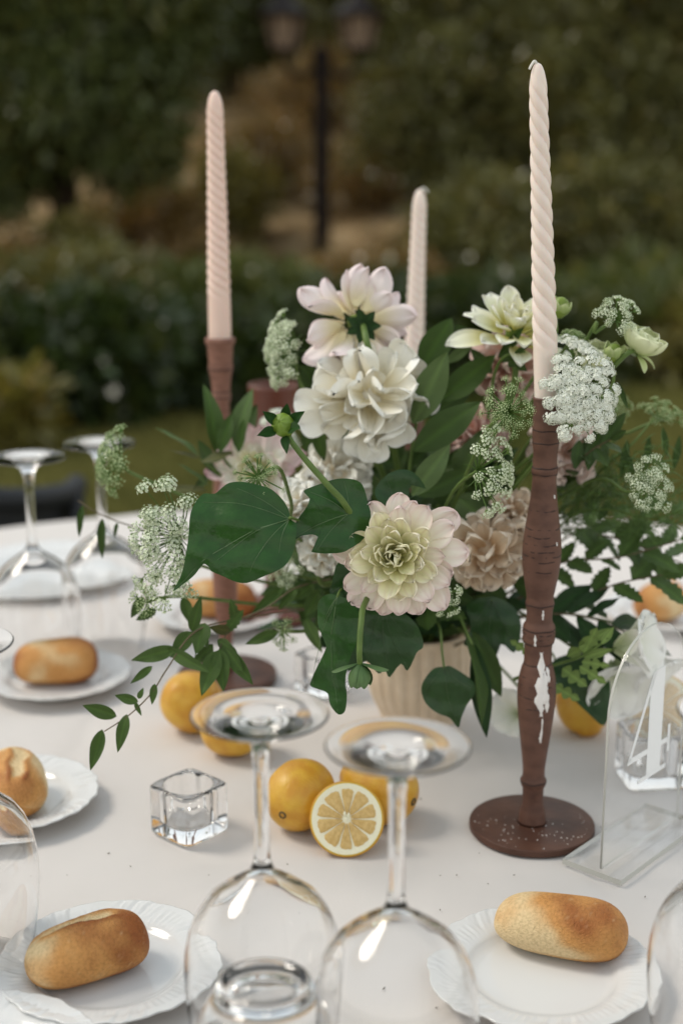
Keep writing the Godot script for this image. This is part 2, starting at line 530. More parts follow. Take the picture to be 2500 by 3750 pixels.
func wax_marks(o: Node3D) -> void:
	var prof := candlestick_profile()
	# long drips that ran down the camera side of the shaft: height, angle, length, width
	var drips := [[0.150, 0.12, 0.030, 0.00288], [0.136, 0.33, 0.022, 0.00240], [0.131, 0.02, 0.026, 0.00416], [0.125, 0.26, 0.016, 0.00384], [0.118, 0.45, 0.016, 0.00208], [0.113, 0.14, 0.014, 0.00208], [0.098, 0.24, 0.022, 0.00088], [0.164, -0.35, 0.010, 0.00112], [0.183, 0.12, 0.008, 0.00104], [0.085, 0.2, 0.008, 0.00128], [0.138, 0.55, 0.012, 0.00176], [0.271, 0.75, 0.003, 0.00056], [0.236, 0.7, 0.003, 0.00048]]
	for d in drips:
		var rows := []
		for i in 9:
			var u := i / 8.0
			var y: float = d[0] - d[2] * u
			var r := 0.01
			for k in prof.size() - 1:
				if (prof[k].y - y) * (prof[k + 1].y - y) <= 0 and prof[k].x > 0.004:
					r = lerpf(prof[k].x, prof[k + 1].x, clampf((y - prof[k].y) / maxf(1e-6, prof[k + 1].y - prof[k].y), 0, 1))
			var w: float = d[3] * (0.15 + sqrt(sin(PI * clampf(0.06 + u * 0.86, 0, 1)))) * (0.8 + 0.35 * sin(u * 13.0 + d[0] * 900.0))
			var row := PackedVector3Array()
			for j in range(-2, 3):
				var a: float = PI / 2 - d[1] - j * 0.25 * w / r * 2.0
				var rr := r + (0.0009 if absi(j) < 2 else -0.0004) * (1.0 if i > 0 and i < 8 else -0.3)
				row.append(Vector3(cos(a) * rr, y, sin(a) * rr))
			rows.append(row)
		var b := MB.new()
		b.sheet(rows)
		obj("wax_drip", b.mesh(M.white_wax), o)
	var s := MB.new()
	var top: float = prof[7].y
	for i in 64:
		var a := rng.randf_range(-0.4, PI + 0.4)
		var r := rng.randf_range(0.012, 0.045)
		var k := MB.new()
		k.ball(Vector3.ZERO, 1.0, 4)
		s.add(k, Transform3D(Basis.from_scale(Vector3(1, 0.4, 1) * rng.randf_range(0.0003, 0.00075)), Vector3(cos(a) * r, top, sin(a) * r)))
	var so := obj("wax_specks", s.mesh(M.white_wax), o)
	so.set_meta("kind", "stuff")


func candle_mesh(length: float, r0: float, plain: float, m: String, pitch := 0.05) -> ArrayMesh:
	var b := MB.new()
	var rows := []
	var n := 200
	for i in n + 1:
		var y := length * i / n
		var u := float(i) / n
		var taper := lerpf(1.0, 0.70, smoothstep(0.1, 1.0, u))
		var tip := 1.0 if y < length - 0.022 else sqrt(maxf(0.0, 1.0 - pow((y - length + 0.022) / 0.022, 2.2))) * 0.93 + 0.07
		var twist := smoothstep(plain - 0.006, plain + 0.012, y) * (1.0 - smoothstep(length - 0.03, length - 0.005, y))
		var row := PackedVector3Array()
		for k in 72:
			var a := TAU * k / 72
			var lobes := absf(cos(2.0 * (a - TAU * y / pitch)))
			var r := r0 * taper * tip * lerpf(1.0, 0.77 + 0.28 * sqrt(lobes), twist)
			row.append(Vector3(cos(a) * r, y, sin(a) * r))
		rows.append(row)
	var cap := PackedVector3Array()
	cap.resize(72)
	cap.fill(Vector3(0, length - 0.0001, 0))
	rows.append(cap)
	var low := PackedVector3Array()
	low.resize(72)
	rows.push_front(low)
	b.sheet(rows, Color.WHITE, true)
	return b.mesh(M[m], true)


func candle(label: String, at: Vector3, lean: Basis, length: float, m: String, wick_bend: Vector3, r0 := 0.0088, pitch := 0.05) -> void:
	var o := thing("taper_candle", label, "candle", at, "twisted taper candles")
	o.basis = lean
	obj("wax_body", candle_mesh(length, r0, 0.048, m, pitch), o)
	var top := Vector3(0, length - 0.001, 0)
	if wick_bend.length() > 0.5:
		return
	obj("wick", stem_mesh([top - Vector3(0, 0.003, 0), top + Vector3(wick_bend.x * 0.3, 0.002, wick_bend.z * 0.3), top + wick_bend * 0.7 + Vector3(0, 0.002, 0), top + wick_bend], 0.0011, 0.0008, "wick", Color.WHITE), o)


func make_candles() -> void:
	var right := candlestick("brown turned candlestick in front at right with white wax run down its shaft", Vector3(0.1492, 0.7500, -1.0199), candlestick_profile(), "wood", [0.1378, 0.1852, 0.1658, 0.1550, 0.3091, 0.3185, 0.0405, 0.2904, 0.2858, 0.2587, 0.2450, 0.2393, 0.2336, 0.2285, 0.2245, 0.2208, 0.2129, 0.1630, 0.1595, 0.1283, 0.1219, 0.1134, 0.1044])
	wax_marks(right)
	var left := candlestick("brown turned candlestick at left behind the big ivy leaf, partly hidden by trailing sprig", Vector3(-0.1143, 0.7500, -1.3378), slim_profile(), "light_wood", [0.2870, 0.3146, 0.2921], 6)
	var cup: float = candlestick_profile()[-1].y
	var slim_cup: float = slim_profile()[-1].y
	candle("pale pink twisted candle nearest the camera, with frayed wick, on the wax-stained candlestick", right.position + Vector3(0.0, cup, 0), Basis(Vector3(0, 0, 1), deg_to_rad(3.6)), 0.2415, "wax", Vector3(-0.006, -0.003, 0.002))
	candle("blush twisted candle on the left candlestick with a smooth pointed tip and no wick", left.position + Vector3(0, slim_cup, 0), Basis(), 0.2335, "rose_wax", Vector3.UP, 0.0106, 0.036)
	# the third candle, its short stick lost among the flowers
	var at := Vector3(0.0729, 1.0353, -1.4577)
	at.y = 0
	var third := thing("low_candlestick", "short brown candlestick mostly hidden behind the white peony", "candlestick", Vector3(at.x, TABLE, at.z))
	var b := MB.new()
	var h := Vector3(0.0729, 0.9961, -1.4475).y - TABLE
	b.lathe([Vector2(0.0001, 0), Vector2(0.045, 0), Vector2(0.046, 0.004), Vector2(0.045, 0.010), Vector2(0.012, 0.013), Vector2(0.009, 0.03), Vector2(0.014, 0.08), Vector2(0.009, 0.13), Vector2(0.009, h - 0.04), Vector2(0.0125, h - 0.02), Vector2(0.0125, h), Vector2(0.0098, h), Vector2(0.0098, h - 0.012), Vector2(0.0001, h - 0.012)], 32)
	obj("turned_body", b.mesh(M.wood, true), third)
	candle("peach twisted candle furthest back, its white wick curled over to the right", third.position + Vector3(0, h - 0.011, 0), Basis(Vector3(0, 0, 1), deg_to_rad(-1.3)), 0.2415, "wax", Vector3(0.008, -0.002, 0.002), 0.0102, 0.036)
	# the wide reddish cup left of the middle
	var q := Vector3(-0.0745, 1.0001, -1.5415)
	var cup_thing := thing("pillar_holder", "reddish brown turned wooden holder with a wide cup behind the lace flowers", "candle holder", Vector3(q.x, TABLE, q.z))
	var c := MB.new()
	var ct := Vector3(-0.0745, 1.0163, -1.5457).y - TABLE
	c.lathe([Vector2(0.0001, 0), Vector2(0.05, 0), Vector2(0.05, 0.012), Vector2(0.014, 0.018), Vector2(0.011, 0.06), Vector2(0.018, 0.11), Vector2(0.011, 0.16), Vector2(0.013, ct - 0.06), Vector2(0.022, ct - 0.045), Vector2(0.026, ct - 0.03), Vector2(0.0275, ct - 0.004), Vector2(0.0275, ct), Vector2(0.024, ct), Vector2(0.022, ct - 0.03), Vector2(0.0001, ct - 0.035)], 40)
	obj("turned_body", c.mesh(M.red_wood, true), cup_thing)


# ---------------------------------------------------------------- glassware
func wine_glass_mesh() -> ArrayMesh:
	var b := MB.new()
	var outer := [[0.0359, 0.0005], [0.0380, 0.0093], [0.0407, 0.0240], [0.0435, 0.0426], [0.0448, 0.0592], [0.0449, 0.0703], [0.0441, 0.0805], [0.0418, 0.0916], [0.0376, 0.1018], [0.0315, 0.1105], [0.0225, 0.1179], [0.0148, 0.1233], [0.0108, 0.1260], [0.0083, 0.1282], [0.0068, 0.1302], [0.0057, 0.1323], [0.0048, 0.1351]]
	var p := [Vector2(0.0001, 0.1297), Vector2(0.0025, 0.1288), Vector2(0.0052, 0.1269), Vector2(0.0088, 0.1241), Vector2(0.0134, 0.1206), Vector2(0.0212, 0.1149)]
	for q in [[0.0302, 0.1084], [0.0363, 0.0990], [0.0408, 0.0905], [0.0432, 0.0799], [0.0440, 0.0701], [0.0439, 0.0592], [0.0425, 0.0426], [0.0398, 0.0240], [0.0371, 0.0093], [0.0351, 0.0005], [0.0355, 0.0000]]:
		p.append(Vector2(q[0], q[1]))
	for q in outer:
		p.append(Vector2(q[0], q[1]))
	for q in [[0.0042, 0.1420], [0.0041, 0.1680], [0.0041, 0.1860], [0.0045, 0.1970], [0.0057, 0.2060], [0.0085, 0.2122], [0.0138, 0.2166], [0.0212, 0.2196], [0.0300, 0.2212], [0.0360, 0.2217], [0.0369, 0.2218], [0.0373, 0.2220], [0.0375, 0.2223], [0.0373, 0.2227], [0.0369, 0.2229], [0.0360, 0.2230], [0.0300, 0.2225], [0.0180, 0.2217], [0.0080, 0.2212], [0.0001, 0.2211]]:
		p.append(Vector2(q[0], q[1]))
	b.lathe(p, 72)
	return b.mesh(M.glass, true)


func make_glasses() -> void:
	var g: Node3D = tag(obj("wine_glass", wine_glass_mesh(), self, Transform3D(Basis(), Vector3(-0.0439, 0.9715, -0.7146) * Vector3(1, 0, 1) + Vector3(0, TABLE + 0.0005, 0))), "upturned clear wine glass in front, left one of the pair before the lemons", "wine glass", "wine glasses standing upside down")
	var rest := [["upturned clear wine glass in front, right one of the pair, below the cream vase", Vector3(0.0287, 0.9715, -0.6729)], ["upturned wine glass cut off by the left edge, before the roll on end", Vector3(-0.2393, 0.9715, -0.8260)], ["upturned wine glass cut off by the right edge, beside the front right plate", Vector3(0.2190, 0.9715, -0.7164)], ["blurred upturned wine glass at far left edge of the table", Vector3(-0.3072, 0.9715, -1.3621)], ["blurred upturned wine glass at the back, behind the green lace flower", Vector3(-0.2482, 0.9715, -1.4288)]]
	for q in rest:
		copy(g, q[0], Vector3(q[1].x, TABLE + 0.0005, q[1].z), 0.0, "wine glasses standing upside down")
	# the low tumbler in front, bottom up
	var b := MB.new()
	var p := [Vector2(0.0001, 0.0818), Vector2(0.014, 0.0815), Vector2(0.0235, 0.0795), Vector2(0.0315, 0.0715), Vector2(0.0368, 0.0565), Vector2(0.0387, 0.04), Vector2(0.0382, 0.02), Vector2(0.0355, 0.0006), Vector2(0.0362, 0.0), Vector2(0.0370, 0.0006), Vector2(0.0393, 0.02), Vector2(0.0398, 0.04), Vector2(0.0382, 0.057), Vector2(0.0345, 0.071), Vector2(0.0300, 0.0785), Vector2(0.0272, 0.083), Vector2(0.0262, 0.0875), Vector2(0.0245, 0.0895), Vector2(0.0225, 0.0898), Vector2(0.0205, 0.0885), Vector2(0.018, 0.0862), Vector2(0.010, 0.085), Vector2(0.0001, 0.0848)]
	b.lathe(p, 72)
	var at := Vector3(-0.0409, 0.8380, -0.6680)
	tag(obj("glass_tumbler", b.mesh(M.glass, true), self, Transform3D(Basis(), Vector3(at.x, TABLE + 0.0005, at.z))), "short upturned glass tumbler nearest the camera, its thick base ring up", "tumbler")


func votive(label: String, at: Vector3, turn: float, w: float, h: float) -> void:
	var o := thing("votive_glass", label, "tealight holder", at + Vector3(0, 0.0004, 0), "square glass tealight holders")
	o.rotation.y = turn
	var b := MB.new()
	var rows := []
	var outline := func(y: float, s: float, square: float) -> PackedVector3Array:
		var row := PackedVector3Array()
		for k in 64:
			var a := TAU * k / 64
			var sq := 1.0 / pow(pow(absf(cos(a)), 7.0) + pow(absf(sin(a)), 7.0), 1.0 / 7.0)
			var r := s * lerpf(1.0, sq, square)
			row.append(Vector3(cos(a) * r, y, sin(a) * r))
		return row
	var well := w * 0.80
	for q in [[0.010, 0.0002, 0.0], [0.010, well * 0.93, 0.0], [0.012, well * 0.98, 0.0], [h - 0.003, well, 0.0], [h - 0.0008, well * 1.02, 0.0], [h, well * 1.06, 0.15], [h, w * 0.93, 0.9], [h - 0.0012, w * 0.985, 1.0], [h - 0.003, w, 1.0], [0.003, w, 1.0], [0.0012, w * 0.985, 1.0], [0.0, w * 0.94, 0.95], [0.0, 0.0002, 0.9]]:
		rows.append(outline.call(q[0], q[1], q[2]))
	b.sheet(rows, Color.WHITE, true)
	obj("glass_block", b.mesh(M.glass, true), o)


# ---------------------------------------------------------------- plates and rolls
func plate_mesh(r: float, lobes: int) -> ArrayMesh:
	var b := MB.new()
	var p := [Vector2(0.0001, 0.0042), Vector2(r * 0.3, 0.0042), Vector2(r * 0.55, 0.0044), Vector2(r * 0.62, 0.0055), Vector2(r * 0.66, 0.0080), Vector2(r * 0.69, 0.0094), Vector2(r * 0.72, 0.0099), Vector2(r * 0.76, 0.0104), Vector2(r * 0.80, 0.0110), Vector2(r * 0.84, 0.0115), Vector2(r * 0.88, 0.0121), Vector2(r * 0.92, 0.0127), Vector2(r * 0.96, 0.0132), Vector2(r * 0.985, 0.0137), Vector2(r, 0.0136), Vector2(r, 0.0126), Vector2(r * 0.98, 0.0117), Vector2(r * 0.8, 0.0085), Vector2(r * 0.66, 0.0040), Vector2(r * 0.62, 0.0002), Vector2(r * 0.58, 0.0), Vector2(r * 0.56, 0.0020), Vector2(0.0001, 0.0022)]
	var bend := func(q: Vector3, a: float, i: int) -> Vector3:
		if i < 6 or i > 17:
			return q
		var k := clampf((Vector2(q.x, q.z).length() / r - 0.7) / 0.3, 0, 1)
		var sc := 1.0 - 0.016 * k * pow(absf(cos(lobes * 0.5 * a)), 3.0) + 0.006 * k * sin(a * lobes * 2.0)
		var s := Vector3(q.x * sc, q.y, q.z * sc)
		if i >= 6 and i <= 14:
			# moulded flutes and leaf sprays on the rim, in panels
			var panel := 0.5 + 0.5 * sin(a * lobes * 0.5)
			s.y += sin(PI * clampf((i - 6) / 5.0, 0, 1)) * 0.0011 * absf(cos(a * lobes * 3.0)) * smoothstep(0.3, 0.7, panel)
			s.y += (0.0007 * sin(a * 61.0 + i * 2.1) * sin(i * 2.9 + a * 23.0)) * smoothstep(0.7, 0.3, panel) * (1.0 if i > 8 and i < 14 else 0.3)
			s.y += 0.0005 * (1.0 if i == 7 or i == 11 else 0.0)
		return s
	b.lathe(p, 240, bend)
	return b.mesh(M.porcelain, true)


func roll(label: String, at: Vector3, turn: float, l: float, w: float, h: float, at_seed: int, brown_end: float, gash: float, amount := 0.0, stand := 0.0) -> void:
	var n := FastNoiseLite.new()
	n.seed = at_seed
	n.frequency = 15.0
	n.fractal_octaves = 3
	var fine := FastNoiseLite.new()
	fine.seed = at_seed + 1
	fine.frequency = 420.0
	var b := MB.new()
	var rows := []
	var cols := []
	var nu := 72
	for i in nu + 1:
		var s := -cos(PI * i / nu)
		var r := pow(maxf(0.0, 1.0 - pow(absf(s), 3.4)), 1.0 / 2.3)
		var lop := 1.0 + 0.06 * s
		var row := PackedVector3Array()
		var cr := PackedColorArray()
		for k in 72:
			var a := TAU * k / 72
			var sy := sin(a)
			var p := Vector3(s * l / 2, sy * h / 2 * r * lop, cos(a) * w / 2 * r * lop)
			if sy < 0:
				p.y *= 0.80
			var q := n.get_noise_3d(p.x, p.y, p.z)
			p *= 1.0 + 0.10 * n.get_noise_3d(p.x * 0.5 + 9.0, p.y * 0.5, p.z * 0.5) + 0.003 * fine.get_noise_3d(p.x, p.y, p.z)
			var brown := 0.30 + amount + q * 0.75 + brown_end * smoothstep(-0.5, 1.0, s) * 0.75 - brown_end * 0.2 + 0.12 * sy + pow(absf(s), 4.0) * 0.15
			if sy < -0.55:
				brown += 0.25
			var split := 0.0
			if gash > 0.0:
				var off := absf(wrapf(a - gash + 0.25 * s + 0.05 * sin(s * 9.0), -PI, PI))
				split = smoothstep(0.30, 0.10, off) * smoothstep(0.72, 0.45, absf(s + 0.12))
				var lip := smoothstep(0.16, 0.30, off) * smoothstep(0.50, 0.32, off) * smoothstep(0.75, 0.5, absf(s + 0.12))
				p = p * (1.0 - split * 0.10 + lip * 0.045)
				brown = lerpf(brown, 0.02 + 0.2 * q + 0.10 * fine.get_noise_3d(p.x, p.y, p.z), split) + lip * 0.3
			brown = clampf(brown, 0, 1.15)
			var c := Color(0.84, 0.65, 0.38).lerp(Color(0.66, 0.33, 0.105), smoothstep(0.15, 0.58, brown)).lerp(Color(0.33, 0.105, 0.026), smoothstep(0.55, 1.1, brown))
			var speck := fine.get_noise_3d(p.x * 1.3, p.y * 1.3, p.z * 1.3)
			c = c.lerp(Color(0.8, 0.62, 0.38), clampf((speck - 0.42) * 1.6, 0, 0.4))
			row.append(p)
			cr.append(c)
		rows.append(row)
		cols.append(cr)
	b.sheet(rows, cols, true)
	var o := obj("bread_roll", b.mesh(M.crust, true), self, Transform3D(Basis(Vector3.UP, turn) * Basis(Vector3.BACK, stand), at + Vector3(0, h * 0.385, 0)))
	tag(o, label, "bread roll", "crusty rolls on side plates")


func make_places() -> void:
	var pm := plate_mesh(0.0722, 14)
	var plates := [["white scalloped side plate at front left, a darkly baked split roll on it", Vector3(-0.1487, 0.7635, -0.8135), 0.3], ["white scalloped side plate at front right beneath the netted pale roll", Vector3(0.1276, 0.7635, -0.8065), 0.0], ["white side plate at the left edge, middle row, its roll pointing away", Vector3(-0.2690, 0.7635, -1.0570), 0.2], ["white side plate at left beneath the blurred golden roll, behind the trailing sprig", Vector3(-0.2813, 0.7635, -1.3244), 0.9], ["far white dinner plate at left by the back wine glasses, large and empty", Vector3(-0.3629, 0.7635, -1.6910), 0.5], ["far white side plate behind the left candlestick, a roll on it", Vector3(-0.1388, 0.7635, -1.5174), 0.1], ["far white side plate at the right edge behind the table number", Vector3(0.3659, 0.7635, -1.5236), 0.7], ["white plate cut off by the bottom left corner, nothing on it", Vector3(-0.2092, 0.7640, -0.7053), 0.4]]
	var first: MeshInstance3D
	for q in plates:
		if first == null:
			first = obj("side_plate", pm)
			tag(first, q[0], "plate", "white side plates round the table")
			first.position = Vector3(q[1].x, TABLE + 0.0004, q[1].z)
			first.rotation.y = q[2]
		else:
			var p := copy(first, q[0], Vector3(q[1].x, TABLE + 0.0004, q[1].z), q[2], "white side plates round the table")
			if q[0].begins_with("far white dinner"):
				p.scale = Vector3(1.5, 1.2, 1.5)
	var up := TABLE + 0.0048
	roll("dark brown roll with a pale split along the top, on the front left plate", Vector3(-0.1611, 0.7550, -0.8070) * Vector3(1, 0, 1) + Vector3(0, up, 0), deg_to_rad(33), 0.082, 0.045, 0.042, 3, 0.75, PI * 0.60, 0.22)
	roll("pale golden roll with brown right end and netted crust, on the front right plate", Vector3(0.1442, 0.7550, -0.8375) * Vector3(1, 0, 1) + Vector3(0, up, 0), deg_to_rad(-17), 0.088, 0.047, 0.043, 11, 0.75, -1.0)
	roll("roll seen end on with a pale split, on the left edge plate", Vector3(-0.2613, 0.7550, -1.0484) * Vector3(1, 0, 1) + Vector3(0, up, 0), deg_to_rad(107), 0.080, 0.050, 0.048, 21, -0.45, PI * 0.44, 0.12)
	roll("blurred golden roll lying crosswise on the upper left plate", Vector3(-0.2820, 0.7550, -1.3214) * Vector3(1, 0, 1) + Vector3(0, up, 0), deg_to_rad(8), 0.083, 0.046, 0.050, 8, 0.40, -1.0, 0.22)
	roll("blurred orange roll partly hidden behind the shaft of the left candlestick", Vector3(-0.1355, 0.7550, -1.5228) * Vector3(1, 0, 1) + Vector3(0, up, 0), deg_to_rad(-12), 0.080, 0.046, 0.050, 32, 0.5, -1.0, 0.25)
	roll("far blurred roll at the right edge, above the table number sign", Vector3(0.3541, 0.7550, -1.5076) * Vector3(1, 0, 1) + Vector3(0, up, 0), deg_to_rad(40), 0.066, 0.046, 0.050, 44, 0.3, -1.0, 0.2)


# ---------------------------------------------------------------- lemons
func lemon(label: String, at: Vector3, axis: Vector3, r: float, l: float) -> void:
	# axis: from the stalk end to the pointed end
	var o := thing("lemon", label, "lemon", at + Vector3(0, r * 0.985, 0), "lemons on the tablecloth")
	o.basis = facing(axis)
	var p := []
	for i in 33:
		var s := -1.0 + 2.0 * i / 32
		var rr := r * pow(maxf(0.0, 1.0 - pow(absf(s), 2.3)), 0.52) * (1.0 - 0.05 * s)
		if s > 0.86:
			rr = maxf(rr, r * 0.20 * sqrt(maxf(0.0, 1.0 - (s - 0.86) / 0.14)) + 0.0)
		p.append(Vector2(maxf(rr, 0.0001), s * l / 2 + (0.0025 if s > 0.93 else 0.0)))
	var n := FastNoiseLite.new()
	n.seed = int(r * 1e5) + int(absf(at.x) * 1000)
	n.frequency = 22.0
	var b := MB.new()
	b.lathe(p, 56, func(q: Vector3, _a: float, _i: int) -> Vector3: return q * (1.0 + 0.035 * n.get_noise_3d(q.x, q.y, q.z)))
	obj("peel", b.mesh(M.peel, true), o)
	var s := MB.new()
	s.lathe([Vector2(0.0001, -l / 2 + 0.0018), Vector2(0.0016, -l / 2 + 0.0006), Vector2(0.0021, -l / 2 - 0.0006), Vector2(0.0030, -l / 2 - 0.0004), Vector2(0.0036, -l / 2 + 0.0012)], 14)
	obj("stalk_scar", s.mesh(M.stalk_scar), o)


func half_lemon(label: String, at: Vector3, normal: Vector3, r: float) -> void:
	var o := thing("half_lemon", label, "lemon", at, "cut lemons")
	o.basis = facing(normal)
	var b := MB.new()
	var p := [Vector2(r * 0.955, 0.0), Vector2(r * 0.99, -0.0006), Vector2(r, -0.002)]
	for i in range(1, 14):
		var a := PI / 2 * i / 13
		p.append(Vector2(maxf(r * pow(cos(a), 0.85), 0.0001), -0.002 - sin(a) * r * 0.95))
	b.lathe(p, 72)
	obj("peel", b.mesh(M.peel), o)
	var q := MB.new()
	q.lathe([Vector2(r * 0.955, 0.0), Vector2(r * 0.93, 0.0002)], 72)
	obj("rind_edge", q.mesh(M.rind_edge), o)
	var pith := MB.new()
	pith.lathe([Vector2(r * 0.93, 0.0002), Vector2(r * 0.85, 0.00025), Vector2(r * 0.78, -0.0002), Vector2(r * 0.2, -0.0003), Vector2(0.0001, -0.0002)], 72)
	obj("pith", pith.mesh(M.pith), o)
	var n := 10
	var start := 0.0
	for k in n:
		var span := TAU / n * (1.0 + 0.16 * sin(k * 2.4))
		var a0 := start + 0.016
		var a1 := start + span - 0.016
		if k == n - 1:
			a1 = TAU - 0.016
		start += span
		var s := MB.new()
		var rows := []
		for i in 7:
			var u := i / 6.0
			var row := PackedVector3Array()
			for j in 9:
				var f := j / 8.0
				var a := lerpf(a0, a1, f)
				var lim := r * 0.835 * (1.0 - 0.09 * pow(absf(f * 2 - 1), 4.0))
				var rad := lerpf(r * 0.085, lim, u)
				var edge := 0.0007 if (i > 0 and i < 6 and j > 0 and j < 8) else -0.0006
				row.append(Vector3(cos(a) * rad, edge + 0.0002 * sin(rad * 4000.0 + f * 30.0), sin(a) * rad))
			rows.append(row)
		s.sheet(rows)
		obj("segment", s.mesh(M.pulp), o)
	var c := MB.new()
	c.lathe([Vector2(r * 0.07, -0.0002), Vector2(r * 0.05, 0.0006), Vector2(0.0001, 0.0005)], 16)
	obj("core", c.mesh(M.pith), o)
	for pip in 2:
		var seed_mesh := MB.new()
		seed_mesh.ball(Vector3.ZERO, 1.0, 6)
		obj("pip", seed_mesh.mesh(M.pith), o, Transform3D(Basis.from_scale(Vector3(0.0012, 0.0006, 0.002)), Vector3(0.003 * pip - 0.0015, 0.0006, -0.004 + 0.001 * pip)))


func make_lemons() -> void:
	lemon("whole lemon with its dark stalk scar towards the camera, left of the cut half", Vector3(-0.0323, 0.7500, -1.0258), Vector3(0.35, 0.12, -0.75), 0.0265, 0.062)
	lemon("orange-yellow lemon half hidden behind the cut lemon and the right glass foot", Vector3(0.0305, 0.7500, -1.0355), Vector3(-0.7, 0.1, -0.5), 0.0275, 0.064)
	lemon("lemon at the foot of the left candlestick, beneath the trailing leaves", Vector3(-0.1367, 0.7500, -1.2140), Vector3(-0.4, 0.5, 0.5), 0.0275, 0.06)
	lemon("lemon showing only below the left glass foot", Vector3(-0.0945, 0.7500, -1.1610), Vector3(0.8, 0.1, 0.3), 0.026, 0.06)
	lemon("dark orange lemon with its nipple down, right of the near candlestick under leaves", Vector3(0.2207, 0.7500, -1.2170), Vector3(0.1, -0.55, 0.5), 0.0255, 0.060)
	var at := Vector3(0.0039, 0.7762, -0.9827)
	half_lemon("cut lemon half with its face to the camera showing ten segments", at, Vector3(-0.05, 0.42, 0.9), 0.0284)
	half_lemon("blurred cut lemon half seen through the table number sign", Vector3(0.2719, 0.8022, -1.1391), Vector3(-0.2, 0.45, 0.85), 0.030)


# ---------------------------------------------------------------- the table number
func prism(outline: Array, z0: float, z1: float, m: Material) -> ArrayMesh:
	var pts := PackedVector2Array(outline)
	var ids := Geometry2D.triangulate_polygon(pts)
	var b := MB.new()
	for i in range(0, ids.size(), 3):
		for z in [z0, z1]:
			var q := [pts[ids[i]], pts[ids[i + 1]], pts[ids[i + 2]]]
			if (q[1] - q[0]).cross(q[2] - q[0]) < 0:
				q.reverse()
			if z == z1:
				q.reverse()
			b.tri(Vector3(q[0].x, q[0].y, z), Vector3(q[1].x, q[1].y, z), Vector3(q[2].x, q[2].y, z), Color.WHITE)
	if Geometry2D.is_polygon_clockwise(pts):
		pts.reverse()
	for i in pts.size():
		var a := pts[i]
		var d := pts[(i + 1) % pts.size()]
		b.tri(Vector3(a.x, a.y, z0), Vector3(d.x, d.y, z1), Vector3(d.x, d.y, z0), Color.WHITE)
		b.tri(Vector3(a.x, a.y, z0), Vector3(a.x, a.y, z1), Vector3(d.x, d.y, z1), Color.WHITE)
	return b.mesh(m, true, true)


func make_sign() -> void:
	var l := Vector3(0.1899, 0.7555, -0.9439)
	var r := Vector3(0.2651, 0.7555, -1.0298)
	var x := (r - l).normalized()
	var w := (r - l).length()
	var o := thing("table_number", "clear acrylic arched table number sign with a white 4 on a flat stand", "table sign", Vector3(l.x, TABLE + 0.0004, l.z))
	o.basis = Basis(x, Vector3.UP, x.cross(Vector3.UP))
	var pane := [Vector2(0, 0.0056), Vector2(w, 0.0056)]
	for i in 25:
		var a := PI * i / 24
		pane.append(Vector2(w / 2 + cos(a) * w / 2, 0.122 + sin(a) * w / 2))
	obj("pane", prism(pane, -0.0015, 0.0015, M.acrylic), o)
	var rim := MB.new()
	var rim_rows := [PackedVector3Array(), PackedVector3Array()]
	for q in pane:
		var away: Vector2 = (q - Vector2(w / 2, 0.1)).normalized() * 0.0003
		for k in 2:
			rim_rows[k].append(Vector3(q.x + away.x, q.y + away.y, -0.0009 + 0.0018 * k))
	rim.sheet(rim_rows, Color.WHITE, true)
	obj("cut_edge", rim.mesh(M.acrylic_edge), o)
	var b := MB.new()
	b.box(Vector3(-0.004, 0, -0.030), Vector3(w + 0.004, 0.005, 0.019), Color.WHITE, 0.0004)
	obj("stand", b.mesh(M.acrylic, true, true), o)
	var se := MB.new()
	var loop := []
	for y in [0.0003, 0.0047]:
		loop.append(PackedVector3Array([Vector3(-0.0043, y, -0.0303), Vector3(w + 0.0043, y, -0.0303), Vector3(w + 0.0043, y, 0.0193), Vector3(-0.0043, y, 0.0193)]))
	se.sheet(loop, Color.WHITE, true)
	obj("stand_edge", se.mesh(M.acrylic_edge, false, true), o)
	var lip := MB.new()
	lip.box(Vector3(0.001, 0.0053, 0.0018), Vector3(w - 0.001, 0.0085, 0.0038), Color.WHITE, 0.0003)
	obj("ledge", lip.mesh(M.acrylic, true, true), o)
	var four := [[[0.0560, 0.0605], [0.0770, 0.0605], [0.0770, 0.1425], [0.0630, 0.1425], [0.0560, 0.1300]], [[0.0270, 0.0790], [0.0325, 0.0812], [0.0640, 0.1420], [0.0600, 0.1420]], [[0.0270, 0.0778], [0.0560, 0.0778], [0.0560, 0.0822], [0.0300, 0.0822]], [[0.0770, 0.0780], [0.0880, 0.0780], [0.0880, 0.0820], [0.0770, 0.0820]], [[0.0865, 0.0695], [0.0902, 0.0695], [0.0902, 0.0918], [0.0865, 0.0918]], [[0.0440, 0.0572], [0.0850, 0.0572], [0.0850, 0.0607], [0.0440, 0.0607]]]
	var g := MB.new()
	for f in four:
		var pts := PackedVector2Array(f.map(func(e): return Vector2(e[0], e[1])))
		var ids := Geometry2D.triangulate_polygon(pts)
		for i in range(0, ids.size(), 3):
			for z in [0.0017, 0.0020]:
				g.tri(Vector3(pts[ids[i]].x, pts[ids[i]].y, z), Vector3(pts[ids[i + 1]].x, pts[ids[i + 1]].y, z), Vector3(pts[ids[i + 2]].x, pts[ids[i + 2]].y, z), Color.WHITE)
	obj("numeral", g.mesh(M.white_paint, false, true), o)


